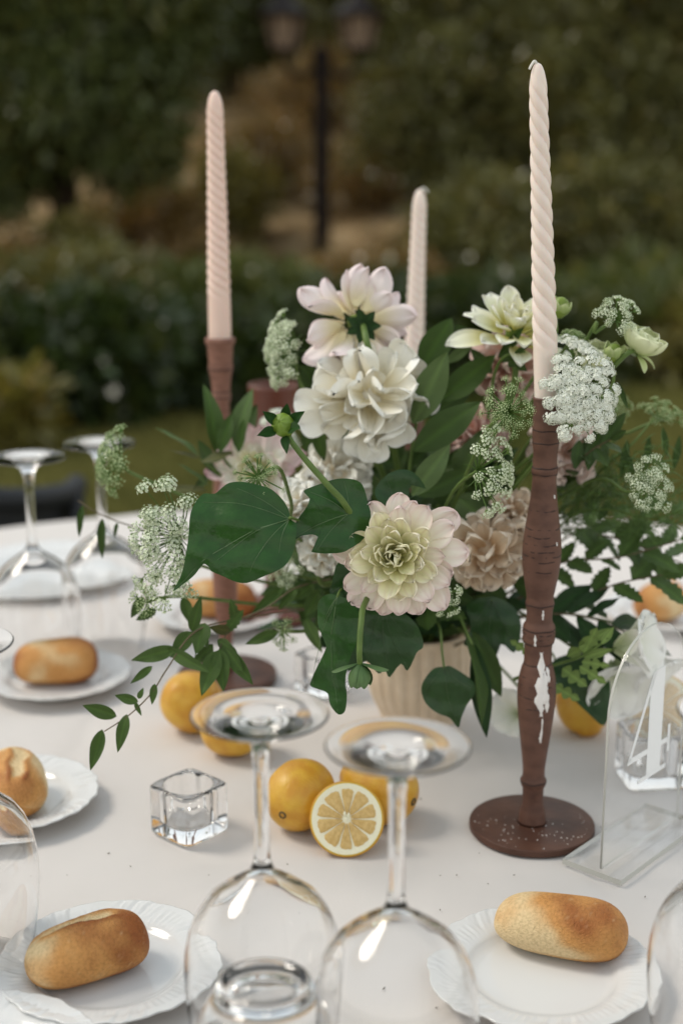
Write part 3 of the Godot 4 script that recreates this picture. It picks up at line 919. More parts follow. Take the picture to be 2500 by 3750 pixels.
func make_vase() -> void:
	var b := MB.new()
	var prof := [Vector2(0.0000, -0.0019), Vector2(0.0318, -0.0019), Vector2(0.0342, 0.0002), Vector2(0.0342, 0.0042), Vector2(0.0358, 0.0098), Vector2(0.0422, 0.0229), Vector2(0.0465, 0.0350), Vector2(0.0488, 0.0500), Vector2(0.0491, 0.0650), Vector2(0.0481, 0.0794), Vector2(0.0485, 0.0854), Vector2(0.0501, 0.0879), Vector2(0.0500, 0.0913), Vector2(0.0484, 0.0921), Vector2(0.0464, 0.0888), Vector2(0.0458, 0.0650), Vector2(0.0405, 0.0263), Vector2(0.0000, 0.0177)]
	prof[0].x = 0.0001
	b.lathe(prof, 168, func(q: Vector3, a: float, i: int) -> Vector3:
		var k := 1.0 if i >= 4 and i <= 9 else 0.0
		var s := 1.0 - k * 0.05 * pow(absf(cos(a * 12.0)), 5.0)
		return Vector3(q.x * s, q.y, q.z * s))
	var at := Vector3(0.0708, 0.7500, -1.2375)
	tag(obj("fluted_vase", b.mesh(M.urn, true), self, Transform3D(Basis(), Vector3(at.x, TABLE + 0.0004, at.z))), "low cream fluted ceramic vase holding the flower arrangement", "vase")
	vase_mouth = Vector3(at.x, TABLE + prof[12].y - 0.005, at.z)


# ---------------------------------------------------------------- flowers
func petal_mesh(key: String, l: float, w: float, a0: float, a1: float, cup: float, point: float, ruffle: float, pal: Array, at_seed := 0) -> ArrayMesh:
	key += "%d" % at_seed
	if cache.has(key):
		return cache[key]
	var r := RandomNumberGenerator.new()
	r.seed = hash(key)
	var b := MB.new()
	var nu := 10
	var nv := 11
	var ph := r.randf() * TAU
	var ph2 := r.randf() * TAU
	var skew := r.randf_range(-0.12, 0.12)
	var rows := []
	var cols := []
	var p := Vector3.ZERO
	a0 += r.randf_range(-0.1, 0.1)
	a1 += r.randf_range(-0.15, 0.15)
	for i in nu + 1:
		var u := sin(PI / 2 * i / nu)
		var a := lerpf(a0, a1, u * u * 0.6 + u * 0.4)
		if i > 0:
			p += Vector3(sin(a), cos(a), 0) * l * (u - sin(PI / 2 * (i - 1) / nu))
		var nrm := Vector3(-cos(a), sin(a), 0)
		var wide := w * 1.22 * pow(u * 0.97 + 0.03, lerpf(0.5, 0.75, point)) * pow(maxf(0.0, 1.0 - pow(u, lerpf(4.5, 2.2, point))), lerpf(0.5, 0.85, point))
		var row := PackedVector3Array()
		var cr := PackedColorArray()
		for j in nv:
			var v := j / (nv - 1.0) * 2.0 - 1.0
			var q := p + Vector3(0, 0, v * wide + skew * l * u * u)
			var lift := cup * wide * v * v + 0.05 * wide * cos(v * 14.0) * u
			lift += ruffle * l * u * u * (sin(v * 6.0 + ph) + 0.6 * sin(v * 13.0 + ph2 + u * 3.0))
			q += nrm * lift + Vector3(sin(a), cos(a), 0) * ruffle * l * u * 0.8 * sin(v * 9.0 + ph2)
			row.append(q)
			var c: Color = pal[0].lerp(pal[1], smoothstep(0.1, 0.75, u))
			c = c.lerp(pal[2], clampf(smoothstep(0.72, 1.0, u) * 0.8 + pow(absf(v), 5.0) * u * 0.7, 0, 1))
			if pal.size() > 3 and j % 3 == 1:
				c = c.lerp(pal[3], 0.16 * smoothstep(0.25, 0.8, u))
			cr.append(c)
		rows.append(row)
		cols.append(cr)
	b.sheet(rows, cols)
	cache[key] = b.mesh(M.petal)
	return cache[key]


func world_obj(called: String, b: MB, m: Material, o: Node3D, solid := false) -> MeshInstance3D:
	b.v = o.transform.affine_inverse() * b.v
	return obj(called, b.mesh(m, solid), o)


func world_stem(o: Node3D, pts: Array, r0: float, r1: float, m := "stem", col := Color(0.7, 0.7, 0.7), called := "stem") -> void:
	var b := MB.new()
	var p := smooth_path(pts, 6)
	b.tube(p, ramp_radii(p.size(), r0, r1), 8, col)
	world_obj(called, b, M[m], o, true)


func dahlia(called: String, label: String, center: Vector3, axis: Vector3, big: float, n: int, pal_in: Array, pal_mid: Array, pal_out: Array, point: float, flat: float, group := "", first := 0.0, wild := 1.0) -> Node3D:
	var o := thing(called, label, "flower", center, group)
	o.basis = facing(axis)
	for i in n:
		var t := lerpf(first, 1.0, (i + 0.5) / n)
		var layer := int(t * 9)
		var tl := (layer + 0.5) / 9.0
		var pal := pal_in if tl < 0.34 else pal_mid if tl < 0.72 else pal_out
		var l := big * lerpf(0.26, 0.80, pow(tl, 0.8))
		var w := l * (0.30 if point < 0.5 else 0.37)
		var a0 := deg_to_rad(lerpf(14, 78 + flat, pow(tl, 0.7)))
		var a1 := deg_to_rad(lerpf(-45, 92 + flat * 1.5, pow(tl, 0.6)))
		var m := petal_mesh("%s%d" % [label.left(24), layer], l, w, a0, a1, lerpf(0.55, 0.22, tl), point, 0.035, pal, rng.randi() % 4)
		var ang := i * 2.39996 + rng.randf_range(-0.12, 0.12)
		var tf := Transform3D(Basis(Vector3.UP, ang), Vector3.ZERO)
		tf.origin = tf.basis * Vector3(big * lerpf(0.05, 0.27, t), big * (0.10 - 0.34 * t * t), 0)
		tf.basis = tf.basis * Basis(Vector3.BACK, rng.randf_range(-0.16, 0.16) * wild) * Basis(Vector3.RIGHT, rng.randf_range(-0.28, 0.28) * wild)
		tf.basis = tf.basis.scaled(Vector3.ONE * rng.randf_range(0.84, 1.12))
		obj("petal", m, o, tf)
	var b := MB.new()
	b.lathe([Vector2(0.0001, -big * 0.36), Vector2(big * 0.07, -big * 0.33), Vector2(big * 0.12, -big * 0.24), Vector2(big * 0.13, -big * 0.08), Vector2(big * 0.08, big * 0.06), Vector2(0.0001, big * 0.08)], 16, null, Color(0.6, 0.6, 0.3))
	obj("flower_base", b.mesh(M.stem, true), o)
	return o


func ruffled(called: String, label: String, center: Vector3, axis: Vector3, big: Vector3, n: int, frill: float, pal: Array, cap := 1.25, petal_l := 0.62) -> Node3D:
	var o := thing(called, label, "flower", center)
	o.basis = facing(axis)
	for i in n:
		var u := (i + 0.5) / n
		var th := acos(1.0 - u * cap)
		var az := i * 2.39996
		var d := Vector3(sin(th) * cos(az), cos(th), sin(th) * sin(az))
		var r := (big.x + big.z) / 2
		var l := r * petal_l * rng.randf_range(0.8, 1.2)
		var key := "%s%d" % [label.left(20), int(u * 3)]
		var m := petal_mesh(key, r * petal_l, r * petal_l * lerpf(0.42, 0.62, u), 0.15, lerpf(0.1, 0.9, u), 0.55, 0.0, frill, pal, rng.randi() % 5)
		var out := Vector3(cos(az), 0.0, sin(az)) + Vector3(rng.randf_range(-1.2, 1.2), rng.randf_range(-0.3, 0.3), rng.randf_range(-1.2, 1.2))
		var bs := facing(d, out) * Basis(Vector3.UP, rng.randf_range(-0.7, 0.7))
		bs = bs.scaled(Vector3.ONE * l / (r * petal_l))
		obj("petal", m, o, Transform3D(bs, d * big * rng.randf_range(0.22, 0.48)))
	var b := MB.new()
	b.ball(Vector3.ZERO, 1.0, 8, pal[1])
	obj("flower_heart", b.mesh(M.petal, true), o, Transform3D(Basis.from_scale(big * 0.42), Vector3.ZERO))
	return o


func umbellet_mesh(kind: String, variant: int) -> ArrayMesh:
	var key := "umb" + kind + str(variant)
	if cache.has(key):
		return cache[key]
	var r := RandomNumberGenerator.new()
	r.seed = hash(key)
	var b := MB.new()
	var white := Color(0.90, 0.92, 0.83)
	var green := Color(0.20, 0.32, 0.09)
	var n := 26
	var open := 0.85
	match kind:
		"green":
			white = Color(0.55, 0.64, 0.36)
			green = Color(0.13, 0.24, 0.06)
			n = 20
			open = 0.45
		"mixed":
			white = Color(0.78, 0.84, 0.64)
			n = 20
			open = 0.6
	for i in n:
		var u := (i + 0.5) / n
		var th := acos(1.0 - u * 0.75)
		var az := i * 2.39996
		var d := Vector3(sin(th) * cos(az), cos(th), sin(th) * sin(az))
		var rad := sqrt(u) * r.randf_range(0.9, 1.15)
		var at := Vector3(cos(az) * rad, 0.32 * (1.0 - u) + r.randf_range(-0.12, 0.12), sin(az) * rad)
		b.tube([Vector3(0, -0.75, 0), at * 0.5 - Vector3(0, 0.25, 0), at], [0.03, 0.022, 0.03], 3, green)
		var f := facing(d + Vector3(r.randf_range(-0.3, 0.3), 0, r.randf_range(-0.3, 0.3)))
		b.ball(at + d * 0.03, 0.09, 4, green.lerp(white, 0.35))
		var s := 0.31 * open * r.randf_range(0.8, 1.2)
		for k in 5:
			var a := TAU * k / 5 + r.randf() * 0.4
			var q := Vector3(cos(a), 0.18, sin(a)) * s
			var side := Vector3(-sin(a), 0.1, cos(a)) * s * 0.48
			var mid := Vector3(cos(a), 0.3, sin(a)) * s * 0.6
			var c := white * r.randf_range(0.88, 1.0)
			var o := at + d * 0.06
			b.tri(o, o + f * (mid + side), o + f * q, c)
			b.tri(o, o + f * q, o + f * (mid - side), c)
			b.tri(o + f * (mid + side), o + f * (q * 1.25), o + f * (mid - side), c)
	cache[key] = b.mesh(M.floret)
	return cache[key]


func umbel(label: String, center: Vector3, axis: Vector3, big: float, n: int, kind: String, dome: float, stalk_to: Array, size := 0.0, stretch := Vector2.ONE, scatter := 0.12, ray := 0.75) -> Node3D:
	var o := thing("lace_flower", label, "flower", center, "lace flower heads")
	o.basis = facing(axis)
	var foot := Vector3(0, -big * ray, 0)
	var rays := MB.new()
	if size == 0.0:
		size = big / sqrt(n) * 1.06
	for i in n:
		var u := sqrt((i + 0.4) / n)
		var az := i * 2.39996 + rng.randf_range(-0.2, 0.2)
		var p := Vector3(cos(az) * u * big * stretch.x, -dome * big * u * u + rng.randf_range(-scatter, scatter) * big * 0.5, sin(az) * u * big * stretch.y)
		p += Vector3(rng.randf_range(-1, 1), 0, rng.randf_range(-1, 1)) * scatter * big * 0.6
		var d := (p - foot).normalized()
		var s := size * rng.randf_range(0.8, 1.15)
		obj("umbellet", umbellet_mesh(kind, i % 4), o, Transform3D((facing(d.lerp(Vector3.UP, 0.3)) * Basis(Vector3.UP, rng.randf() * TAU)).scaled(Vector3.ONE * s), p))
		var e := p - d * s * 0.7
		rays.tube([foot, foot.lerp(e, 0.5) + Vector3(e.x, 0, e.z) * 0.12, e], [0.0006, 0.0005, 0.0004], 4, Color(0.6, 0.7, 0.6))
	for k in 9:
		var a := TAU * k / 9
		rays.tube([foot, foot + Vector3(cos(a), 0.05, sin(a)) * big * 0.3, foot + Vector3(cos(a), -0.25, sin(a)) * big * 0.5], [0.0005, 0.0004, 0.0002], 3, Color(0.6, 0.7, 0.6))
	obj("rays", rays.mesh(M.stem), o)
	if stalk_to.size() > 0:
		var s := [o.transform * foot]
		s.append_array(stalk_to)
		world_stem(o, s, 0.0013, 0.0016)
	return o


# An ivy leaf with its own cut outline, domed, with raised veins; origin at the leaf's middle.
func ivy(label: String, center: Vector3, outline: Array, root: Vector2, tips: Array, m: String, normal: Vector3, bulge := 3.0, fold := 0.0, stalk: Array = [], lift: Vector2 = Vector2.ZERO) -> Node3D:
	var o := thing("ivy_leaf", label, "leaf", center, "ivy leaves of the arrangement")
	var z := normal.normalized()
	var x := (Vector3.RIGHT - z * z.x).normalized()
	o.basis = Basis(x, z.cross(x), z)
	# keep the seen outline when the leaf is turned from the camera
	var view := (Vector3(0, 1.27, 0) - center).normalized()
	var kx := 1.0 / maxf(0.5, absf(x.cross(Vector3.UP).dot(view)))
	var pts := []
	var big := 0.0
	for i in outline.size():
		var a: Vector2 = outline[i]
		var d: Vector2 = outline[(i + 1) % outline.size()]
		var pr: Vector2 = outline[(i - 1 + outline.size()) % outline.size()]
		var nx: Vector2 = outline[(i + 2) % outline.size()]
		for k in 3:
			pts.append(a.cubic_interpolate(d, pr, nx, k / 3.0))
		big = maxf(big, a.length())
	var axis := Vector2.RIGHT
	if tips.size() > 0:
		axis = (tips[0] - root).normalized()
	var height := func(p: Vector2) -> float:
		var off := absf((p - root).cross(axis))
		return -bulge * p.length_squared() + fold * off + lift.dot(p) + 0.0020 * sin(p.x * 150.0 + p.y * 60.0) * minf(1.0, p.length() / 0.02) + 0.0014 * sin(p.y * 230.0 + p.x * 40.0)
	var b := MB.new()
	var rows := []
	var cols := []
	for i in 11:
		var u := i / 10.0
		var row := PackedVector3Array()
		var cr := PackedColorArray()
		for p in pts:
			var q: Vector2 = p * u
			row.append(Vector3(q.x, q.y, height.call(q)))
			cr.append(leaf_col(0.70))
		rows.append(row)
		cols.append(cr)
	b.sheet(rows, cols, true)
	obj("blade", b.mesh(M[m]), o)
	for tip in tips:
		var v := MB.new()
		var path := []
		for k in 11:
			var u := k / 10.0
			var q: Vector2 = root.lerp(tip, u) + (tip - root).orthogonal() * 0.05 * sin(PI * u)
			path.append(Vector3(q.x, q.y, height.call(q) + 0.0001))
		v.tube(path, ramp_radii(11, 0.00036 if tip == tips[0] else 0.00026, 0.0001), 5, leaf_col(1.0))
		obj("vein", v.mesh(M[m + "_vein"] if M.has(m + "_vein") else M[m]), o)
	if stalk.size() > 0:
		var s := [o.transform * Vector3(root.x, root.y, height.call(root))]
		s.append_array(stalk)
		world_stem(o, s, 0.0009, 0.0011)
	return o


func sprig(called: String, label: String, pts: Array, kind: String, m: String, leaf_l: float, n: int, up := Vector3(0, 0.8, 0.6), start := 0.25, open := 0.9, group := "", r := 0.0009, sm := "woody", wide := 1.0) -> Node3D:
	var o := thing(called, label, "foliage", pts[0], group)
	var path := smooth_path(pts, 8)
	var b := MB.new()
	b.tube(path, ramp_radii(path.size(), r * 1.5, r * 0.6), 6, Color(0.7, 0.7, 0.7))
	world_obj("stem", b, M[sm], o, true)
	for i in n:
		var f := lerpf(start, 1.0, float(i) / maxf(1, n - 1)) * (path.size() - 1)
		var k := mini(int(f), path.size() - 2)
		var p: Vector3 = path[k].lerp(path[k + 1], f - k)
		var d: Vector3 = (path[k + 1] - path[k]).normalized()
		var side := d.cross(up).normalized() * (1 if i % 2 == 0 else -1)
		var dir := d if i == n - 1 else (d * cos(open) + side * sin(open) + up * rng.randf_range(-0.35, 0.25)).normalized()
		var l := leaf_l * rng.randf_range(0.7, 1.15) * (0.75 if i == n - 1 else 1.0)
		put_leaf(o, kind, m, p, p + dir * l, up + Vector3(rng.randf_range(-0.5, 0.5), rng.randf_range(-0.3, 0.3), rng.randf_range(-0.5, 0.5)), wide)
	return o


func leaf_cluster(called: String, label: String, stalk: Array, leaves: Array, group := "", r := 0.0015) -> Node3D:
	# leaves: [kind, material, base, tip, wide, up]
	var o := thing(called, label, "foliage", stalk[0], group)
	var b := MB.new()
	var path := smooth_path(stalk, 6)
	b.tube(path, ramp_radii(path.size(), r, r * 0.6), 6, Color(0.7, 0.7, 0.7))
	world_obj("stem", b, M.stem if r > 0.001 else M.woody, o, true)
	for q in leaves:
		put_leaf(o, q[0], q[1], q[2], q[3], q[5] if q.size() > 5 else TO_CAM, q[4])
	return o


func make_flowers() -> void:
	var cream := Color(0.80, 0.78, 0.56)
	var yellow := Color(0.66, 0.64, 0.26)
	var blush := Color(0.80, 0.64, 0.60)
	var rose := Color(0.58, 0.30, 0.33)
	var white := Color(0.88, 0.87, 0.80)
	# the large dahlia in front
	var c := Vector3(0.0374, 0.9936, -0.9459)
	var d := dahlia("dahlia", "large cream dahlia with pink edged petals facing the camera in the middle", c, Vector3(-0.14, 0.20, 1.0), 0.0460, 78, [yellow, Color(0.80, 0.78, 0.46), Color(0.84, 0.81, 0.56), rose], [Color(0.74, 0.73, 0.40), Color(0.87, 0.84, 0.55), Color(0.88, 0.83, 0.64), rose], [Color(0.87, 0.83, 0.56), Color(0.89, 0.83, 0.72), Color(0.85, 0.70, 0.67), rose], 0.0, 0.0)
	world_stem(d, to_vase(c + Vector3(0, 0.0, -0.018), Vector3(0.1, 0.0, -1)), 0.0026, 0.0028)
	# seen from behind, top middle
	c = Vector3(0.0099, 1.1293, -1.1515)
	d = dahlia("dahlia", "pale pink dahlia turned away showing its dark green calyx, above the white peony", c, Vector3(-0.12, -0.30, -0.9), 0.047, 38, [white, white, blush], [Color(0.80, 0.72, 0.50), Color(0.84, 0.74, 0.72), blush], [Color(0.76, 0.66, 0.40), Color(0.84, 0.76, 0.75), Color(0.86, 0.72, 0.73)], 0.6, 24.0, "", 0.40, 4.0)
	for k in 7:
		var a := TAU * k / 7
		var o := Vector3(cos(a), sin(a), 0.15)
		var bp := Vector3(0.0172, 1.1311, -1.1261)
		var lf := put_leaf(d, "ovate", "ivy_dark", bp, bp + o * 0.0145, Vector3(0, 0, 1), 1.1, "sepal")
		lf.transform = d.transform.affine_inverse() * leaf_at(bp, bp + o * 0.0145, Vector3(0, 0, 1), 1.1)
	world_stem(d, [Vector3(0.0172, 1.1311, -1.1261), Vector3(0.0211, 1.1158, -1.1066), Vector3(0.0338, 1.0762, -1.1377), vase_mouth + Vector3(0, 0.03, 0), vase_mouth - Vector3(0, 0.04, 0)], 0.0026, 0.0028)
	# white peony
	c = Vector3(0.0221, 1.0755, -1.1169)
	d = ruffled("peony", "ruffled white peony in the centre of the arrangement", c, Vector3(-0.1, 0.75, 0.65), Vector3(0.046, 0.026, 0.036), 46, 0.055, [Color(0.84, 0.76, 0.54), Color(0.88, 0.85, 0.75), Color(0.90, 0.89, 0.83)], 1.35, 0.72)
	for q in [[Vector3(0.0586, 1.0762, -1.1067), Vector3(1, -0.1, 0.2)], [Vector3(-0.0134, 1.0596, -1.1024), Vector3(-1, -0.35, 0.3)], [Vector3(-0.0168, 1.0712, -1.1054), Vector3(-1, 0.1, 0.3)], [Vector3(0.0139, 1.0549, -1.0909), Vector3(-0.1, -1, 0.35)], [Vector3(0.0394, 1.0632, -1.0930), Vector3(0.5, -0.9, 0.35)], [Vector3(0.0224, 1.0500, -1.0896), Vector3(0.1, -1, 0.35)]]:
		var m := petal_mesh("peony_guard", 0.030, 0.014, 0.1, 0.75, 0.4, 0.1, 0.03, [Color(0.80, 0.74, 0.58), white, Color(0.86, 0.86, 0.83)], rng.randi() % 4)
		var t := Transform3D(facing(q[1], Vector3(0, 0.3, -1)), q[0].lerp(c, 0.25))
		obj("petal", m, d, d.transform.affine_inverse() * t)
	world_stem(d, to_vase(c + Vector3(0, -0.01, -0.03), Vector3(0, -1, -0.3)), 0.0026, 0.0028)
	# second pink dahlia, low left behind the ivy
	c = Vector3(-0.0717, 0.9993, -1.1901)
	d = dahlia("dahlia", "blurred white and pink dahlia behind the big ivy leaf at left", c, Vector3(-0.25, 0.35, 0.9), 0.047, 46, [yellow, cream, white], [cream, white, blush], [white, Color(0.82, 0.66, 0.66), Color(0.66, 0.42, 0.46)], 0.4, 0.0)
	world_stem(d, to_vase(c + Vector3(0, 0, -0.02), Vector3(0.2, -0.3, -1)), 0.0024, 0.0026)
	# small white blooms beneath
	for q in [["small white carnation behind the stem of the green bud", Vector3(-0.0043, 1.0062, -1.1403), 0.027, white], ["white carnation half hidden between the two ivy leaves", Vector3(-0.0315, 0.9916, -1.0848), 0.021, white], ["white carnation low behind the second ivy leaf", Vector3(-0.0144, 0.9610, -1.0769), 0.019, white], ["beige carnation right of the large dahlia beside the candlestick shaft", Vector3(0.1145, 0.9590, -1.0764), 0.030, Color(0.76, 0.62, 0.47)], ["pink carnation behind the near candlestick, below the big lace flower", Vector3(0.1804, 1.0298, -1.1360), 0.026, Color(0.80, 0.62, 0.56)], ["dusky pink carnation behind the base of the nearest candle", Vector3(0.1400, 1.0873, -1.1922), 0.030, Color(0.64, 0.44, 0.38)], ["pink carnation in shadow beneath the laurel leaves", Vector3(0.1143, 1.0246, -1.1967), 0.024, Color(0.68, 0.46, 0.42)], ["beige carnation low in the leaves behind the near candlestick", Vector3(0.1382, 0.9832, -1.1033), 0.018, Color(0.74, 0.60, 0.46)]]:
		var o := ruffled("carnation", q[0], q[1], Vector3(0.1, 0.5, 0.85), Vector3.ONE * q[2], 44, 0.10, [q[3] * Color(0.9, 0.8, 0.66), q[3], q[3].lerp(Color(0.82, 0.8, 0.76), 0.35)], 1.4, 0.72)
		world_stem(o, to_vase(q[1] + Vector3(0, -0.005, -0.012), Vector3(0, -1, -0.2)), 0.0018, 0.002)
	# pale yellow pointed dahlia behind the right candle
	c = Vector3(0.1358, 1.1293, -1.1205)
	d = dahlia("dahlia", "pale yellow dahlia with pointed petals behind the nearest candle", c, Vector3(0.1, 0.8, 0.35), 0.048, 40, [yellow, cream, white], [Color(0.62, 0.58, 0.18), Color(0.80, 0.81, 0.60), white], [Color(0.56, 0.52, 0.14), Color(0.82, 0.83, 0.66), Color(0.86, 0.86, 0.78)], 0.7, 6.0)
	world_stem(d, to_vase(c + Vector3(0, -0.02, -0.005), Vector3(0, -1, 0)), 0.0026, 0.0028)
	# ranunculus and buds, upper right
	for q in [["pale green ranunculus at upper right, open sideways on a bent stem", Vector3(0.2233, 1.1259, -1.0576), Vector3(0.35, 0.75, 0.2), 0.0150, Vector3(0.2038, 1.1108, -1.0537)], ["pale green ranunculus tucked behind the top of the big lace flower", Vector3(0.1894, 1.1144, -1.0650), Vector3(0.0, 0.9, 0.35), 0.0155, Vector3(0.1964, 1.0880, -1.0685)]]:
		var o := thing("ranunculus", q[0], "flower", q[1])
		o.basis = facing(q[2])
		for i in 16:
			var t := (i + 0.5) / 16.0
			var m := petal_mesh("ran%d" % int(t * 4), q[3] * lerpf(1.2, 1.9, t), q[3] * 0.85, deg_to_rad(lerpf(35, 95, t)), deg_to_rad(lerpf(-40, 0, t)), 0.5, 0.0, 0.02, [Color(0.50, 0.60, 0.22), Color(0.72, 0.77, 0.46), Color(0.78, 0.81, 0.56)], i % 3)
			var tf := Transform3D(Basis(Vector3.UP, i * 2.39996), Vector3(0, -q[3] * 0.55, 0))
			obj("petal", m, o, tf)
		for k in 4:
			var m := petal_mesh("ran_sepal", q[3] * 1.3, q[3] * 0.35, 1.5, 2.2, 0.3, 0.8, 0.02, [Color(0.35, 0.45, 0.16), Color(0.55, 0.62, 0.30), Color(0.6, 0.66, 0.36)], k)
			obj("sepal", m, o, Transform3D(Basis(Vector3.UP, k * 1.7), Vector3(0, -q[3] * 0.6, 0)))
		world_stem(o, [q[1] - o.basis.y * q[3] * 0.6, q[4], q[4].lerp(vase_mouth, 0.5) + Vector3(0.01, 0.03, 0), vase_mouth + Vector3(0.02, 0.02, 0), vase_mouth - Vector3(-0.01, 0.04, 0)], 0.0019, 0.0022)
	for q in [["closed green bud beside the nearest candle, over the yellow dahlia", Vector3(0.1638, 1.1505, -1.0743), Vector3(0.25, 0.9, 0.2), 0.0075], ["round green bud between the two ranunculus", Vector3(0.2022, 1.1190, -1.0558), Vector3(0.1, 0.9, 0.2), 0.0068]]:
		var o := thing("flower_bud", q[0], "flower bud", q[1])
		o.basis = facing(q[2])
		var b := MB.new()
		b.lathe([Vector2(0.0001, -q[3]), Vector2(q[3] * 0.6, -q[3] * 0.85), Vector2(q[3], -q[3] * 0.2), Vector2(q[3] * 0.95, q[3] * 0.3), Vector2(q[3] * 0.6, q[3] * 0.95), Vector2(q[3] * 0.2, q[3] * 1.15), Vector2(0.0001, q[3] * 1.2)], 24, null, Color(0.85, 0.85, 0.6))
		obj("bud", b.mesh(M.bud, true), o)
		for k in 5:
			var m := petal_mesh("bud_sepal", q[3] * 2.4, q[3] * 0.75, 1.25, -0.55, 0.6, 0.35, 0.01, [Color(0.22, 0.32, 0.10), Color(0.36, 0.46, 0.17), Color(0.55, 0.60, 0.32)], k % 3)
			obj("sepal", m, o, Transform3D(Basis(Vector3.UP, k * TAU / 5), Vector3(0, -q[3] * 0.95, 0)))
		world_stem(o, to_vase(q[1] - o.basis.y * q[3], Vector3(-0.2, -1, 0)), 0.0012, 0.0016)
	# the dahlia bud with spread sepals on its long bent stem
	c = Vector3(-0.0389, 1.0875, -0.9392)
	var bud := thing("dahlia_bud", "green dahlia bud with spread sepals on a long bent stem, left of centre", "flower bud", c)
	bud.basis = facing(Vector3(-0.35, 0.45, 0.85))
	var bb := MB.new()
	bb.lathe([Vector2(0.0001, -0.0085), Vector2(0.005, -0.0075), Vector2(0.0078, -0.003), Vector2(0.0082, 0.001), Vector2(0.0070, 0.0048), Vector2(0.0040, 0.0072), Vector2(0.0014, 0.0078), Vector2(0.0001, 0.0076)], 28, func(q: Vector3, a: float, _i: int) -> Vector3: return q * (1.0 + 0.03 * sin(a * 8.0)), Color(0.85, 0.9, 0.6))
	obj("bud", bb.mesh(M.bud, true), bud)
	for q in [[Vector3(-0.0521, 1.0981, -0.9316), 0.9], [Vector3(-0.0361, 1.1028, -0.9380), 1.0], [Vector3(-0.0249, 1.0981, -0.9316), 0.9], [Vector3(-0.0553, 1.0837, -0.9227), 0.8], [Vector3(-0.0269, 1.0888, -0.9189), 0.9], [Vector3(-0.0367, 1.0726, -0.9250), 0.8]]:
		var foot: Vector3 = c.lerp(q[0], 0.30) + Vector3(0, -0.002, -0.002)
		var lf := put_leaf(bud, "ovate", "ivy", foot, q[0], Vector3(0, 0.3, 1), q[1], "sepal")
		lf.transform = bud.transform.affine_inverse() * leaf_at(foot, q[0], Vector3(0, 0.4, 1), q[1])
	world_stem(bud, [c + Vector3(0.003, -0.006, -0.004), Vector3(-0.0339, 1.0773, -0.9366), Vector3(-0.0231, 1.0637, -0.9331), Vector3(-0.0085, 1.0464, -0.9338), Vector3(0.0048, 1.0270, -0.9442), Vector3(0.0244, 0.9685, -1.0066), vase_mouth + Vector3(0, 0.02, 0.01), vase_mouth - Vector3(0, 0.04, 0)], 0.0019, 0.0027)
	# the spent calyx hanging under the dahlia
	c = Vector3(0.0124, 0.9285, -0.9084)
	var cal := thing("spent_calyx", "striped green calyx without petals hanging upside down beneath the large dahlia", "flower bud", c)
	cal.basis = facing(Vector3(0.05, -1, 0.25))
	for k in 8:
		var m := petal_mesh("calyx", 0.0200, 0.0068, 1.15 if k else 1.5, -0.35 if k else 1.0, 0.35, 0.45, 0.03, [Color(0.06, 0.12, 0.04), Color(0.11, 0.19, 0.07), Color(0.13, 0.21, 0.09), Color(0.03, 0.06, 0.02)], k % 4)
		obj("sepal", m, cal, Transform3D(Basis(Vector3.UP, k * TAU / 8 + 0.2), Vector3(0, -0.001, 0)))
	world_stem(cal, [c, Vector3(0.0121, 0.9403, -0.9063), Vector3(0.0133, 0.9557, -0.9155), Vector3(0.0163, 0.9624, -0.9378), Vector3(0.0312, 0.9562, -1.0137), vase_mouth + Vector3(0, 0.03, 0.01), vase_mouth - Vector3(0, 0.04, 0)], 0.0019, 0.0024)
	# white trumpet flowers by the sign
	for q in [["white trumpet flower bent down over the table number sign", Vector3(0.2484, 0.8859, -1.0678), Vector3(0.75, 0.25, 0.4), 0.021], ["white trumpet flower behind the left edge of the table number sign", Vector3(0.2312, 0.8372, -1.0862), Vector3(0.1, -0.35, 0.9), 0.023], ["white trumpet flower behind the right side of the numeral", Vector3(0.2637, 0.8439, -1.0983), Vector3(0.5, -0.6, 0.6), 0.018], ["pale greenish petal flower low behind the near candlestick on the cloth", Vector3(0.1411, 0.8045, -1.1191), Vector3(-0.6, 0.3, 0.7), 0.016]]:
		var o := thing("trumpet_flower", q[0], "flower", q[1])
		o.basis = facing(q[2])
		for k in 5:
			var m := petal_mesh("trumpet%d" % int(q[3] * 1000), q[3] * 2.1, q[3] * 0.95, 0.06, 1.5, 0.12, 0.0, 0.04, [Color(0.60, 0.66, 0.42), Color(0.80, 0.81, 0.74), Color(0.84, 0.85, 0.82)], k % 3)
			obj("petal", m, o, Transform3D(Basis(Vector3.UP, k * TAU / 5), Vector3(0, -q[3] * 1.6, 0)))
		world_stem(o, to_vase(q[1] - o.basis.y * q[3] * 1.5, -o.basis.y), 0.0012, 0.0015)


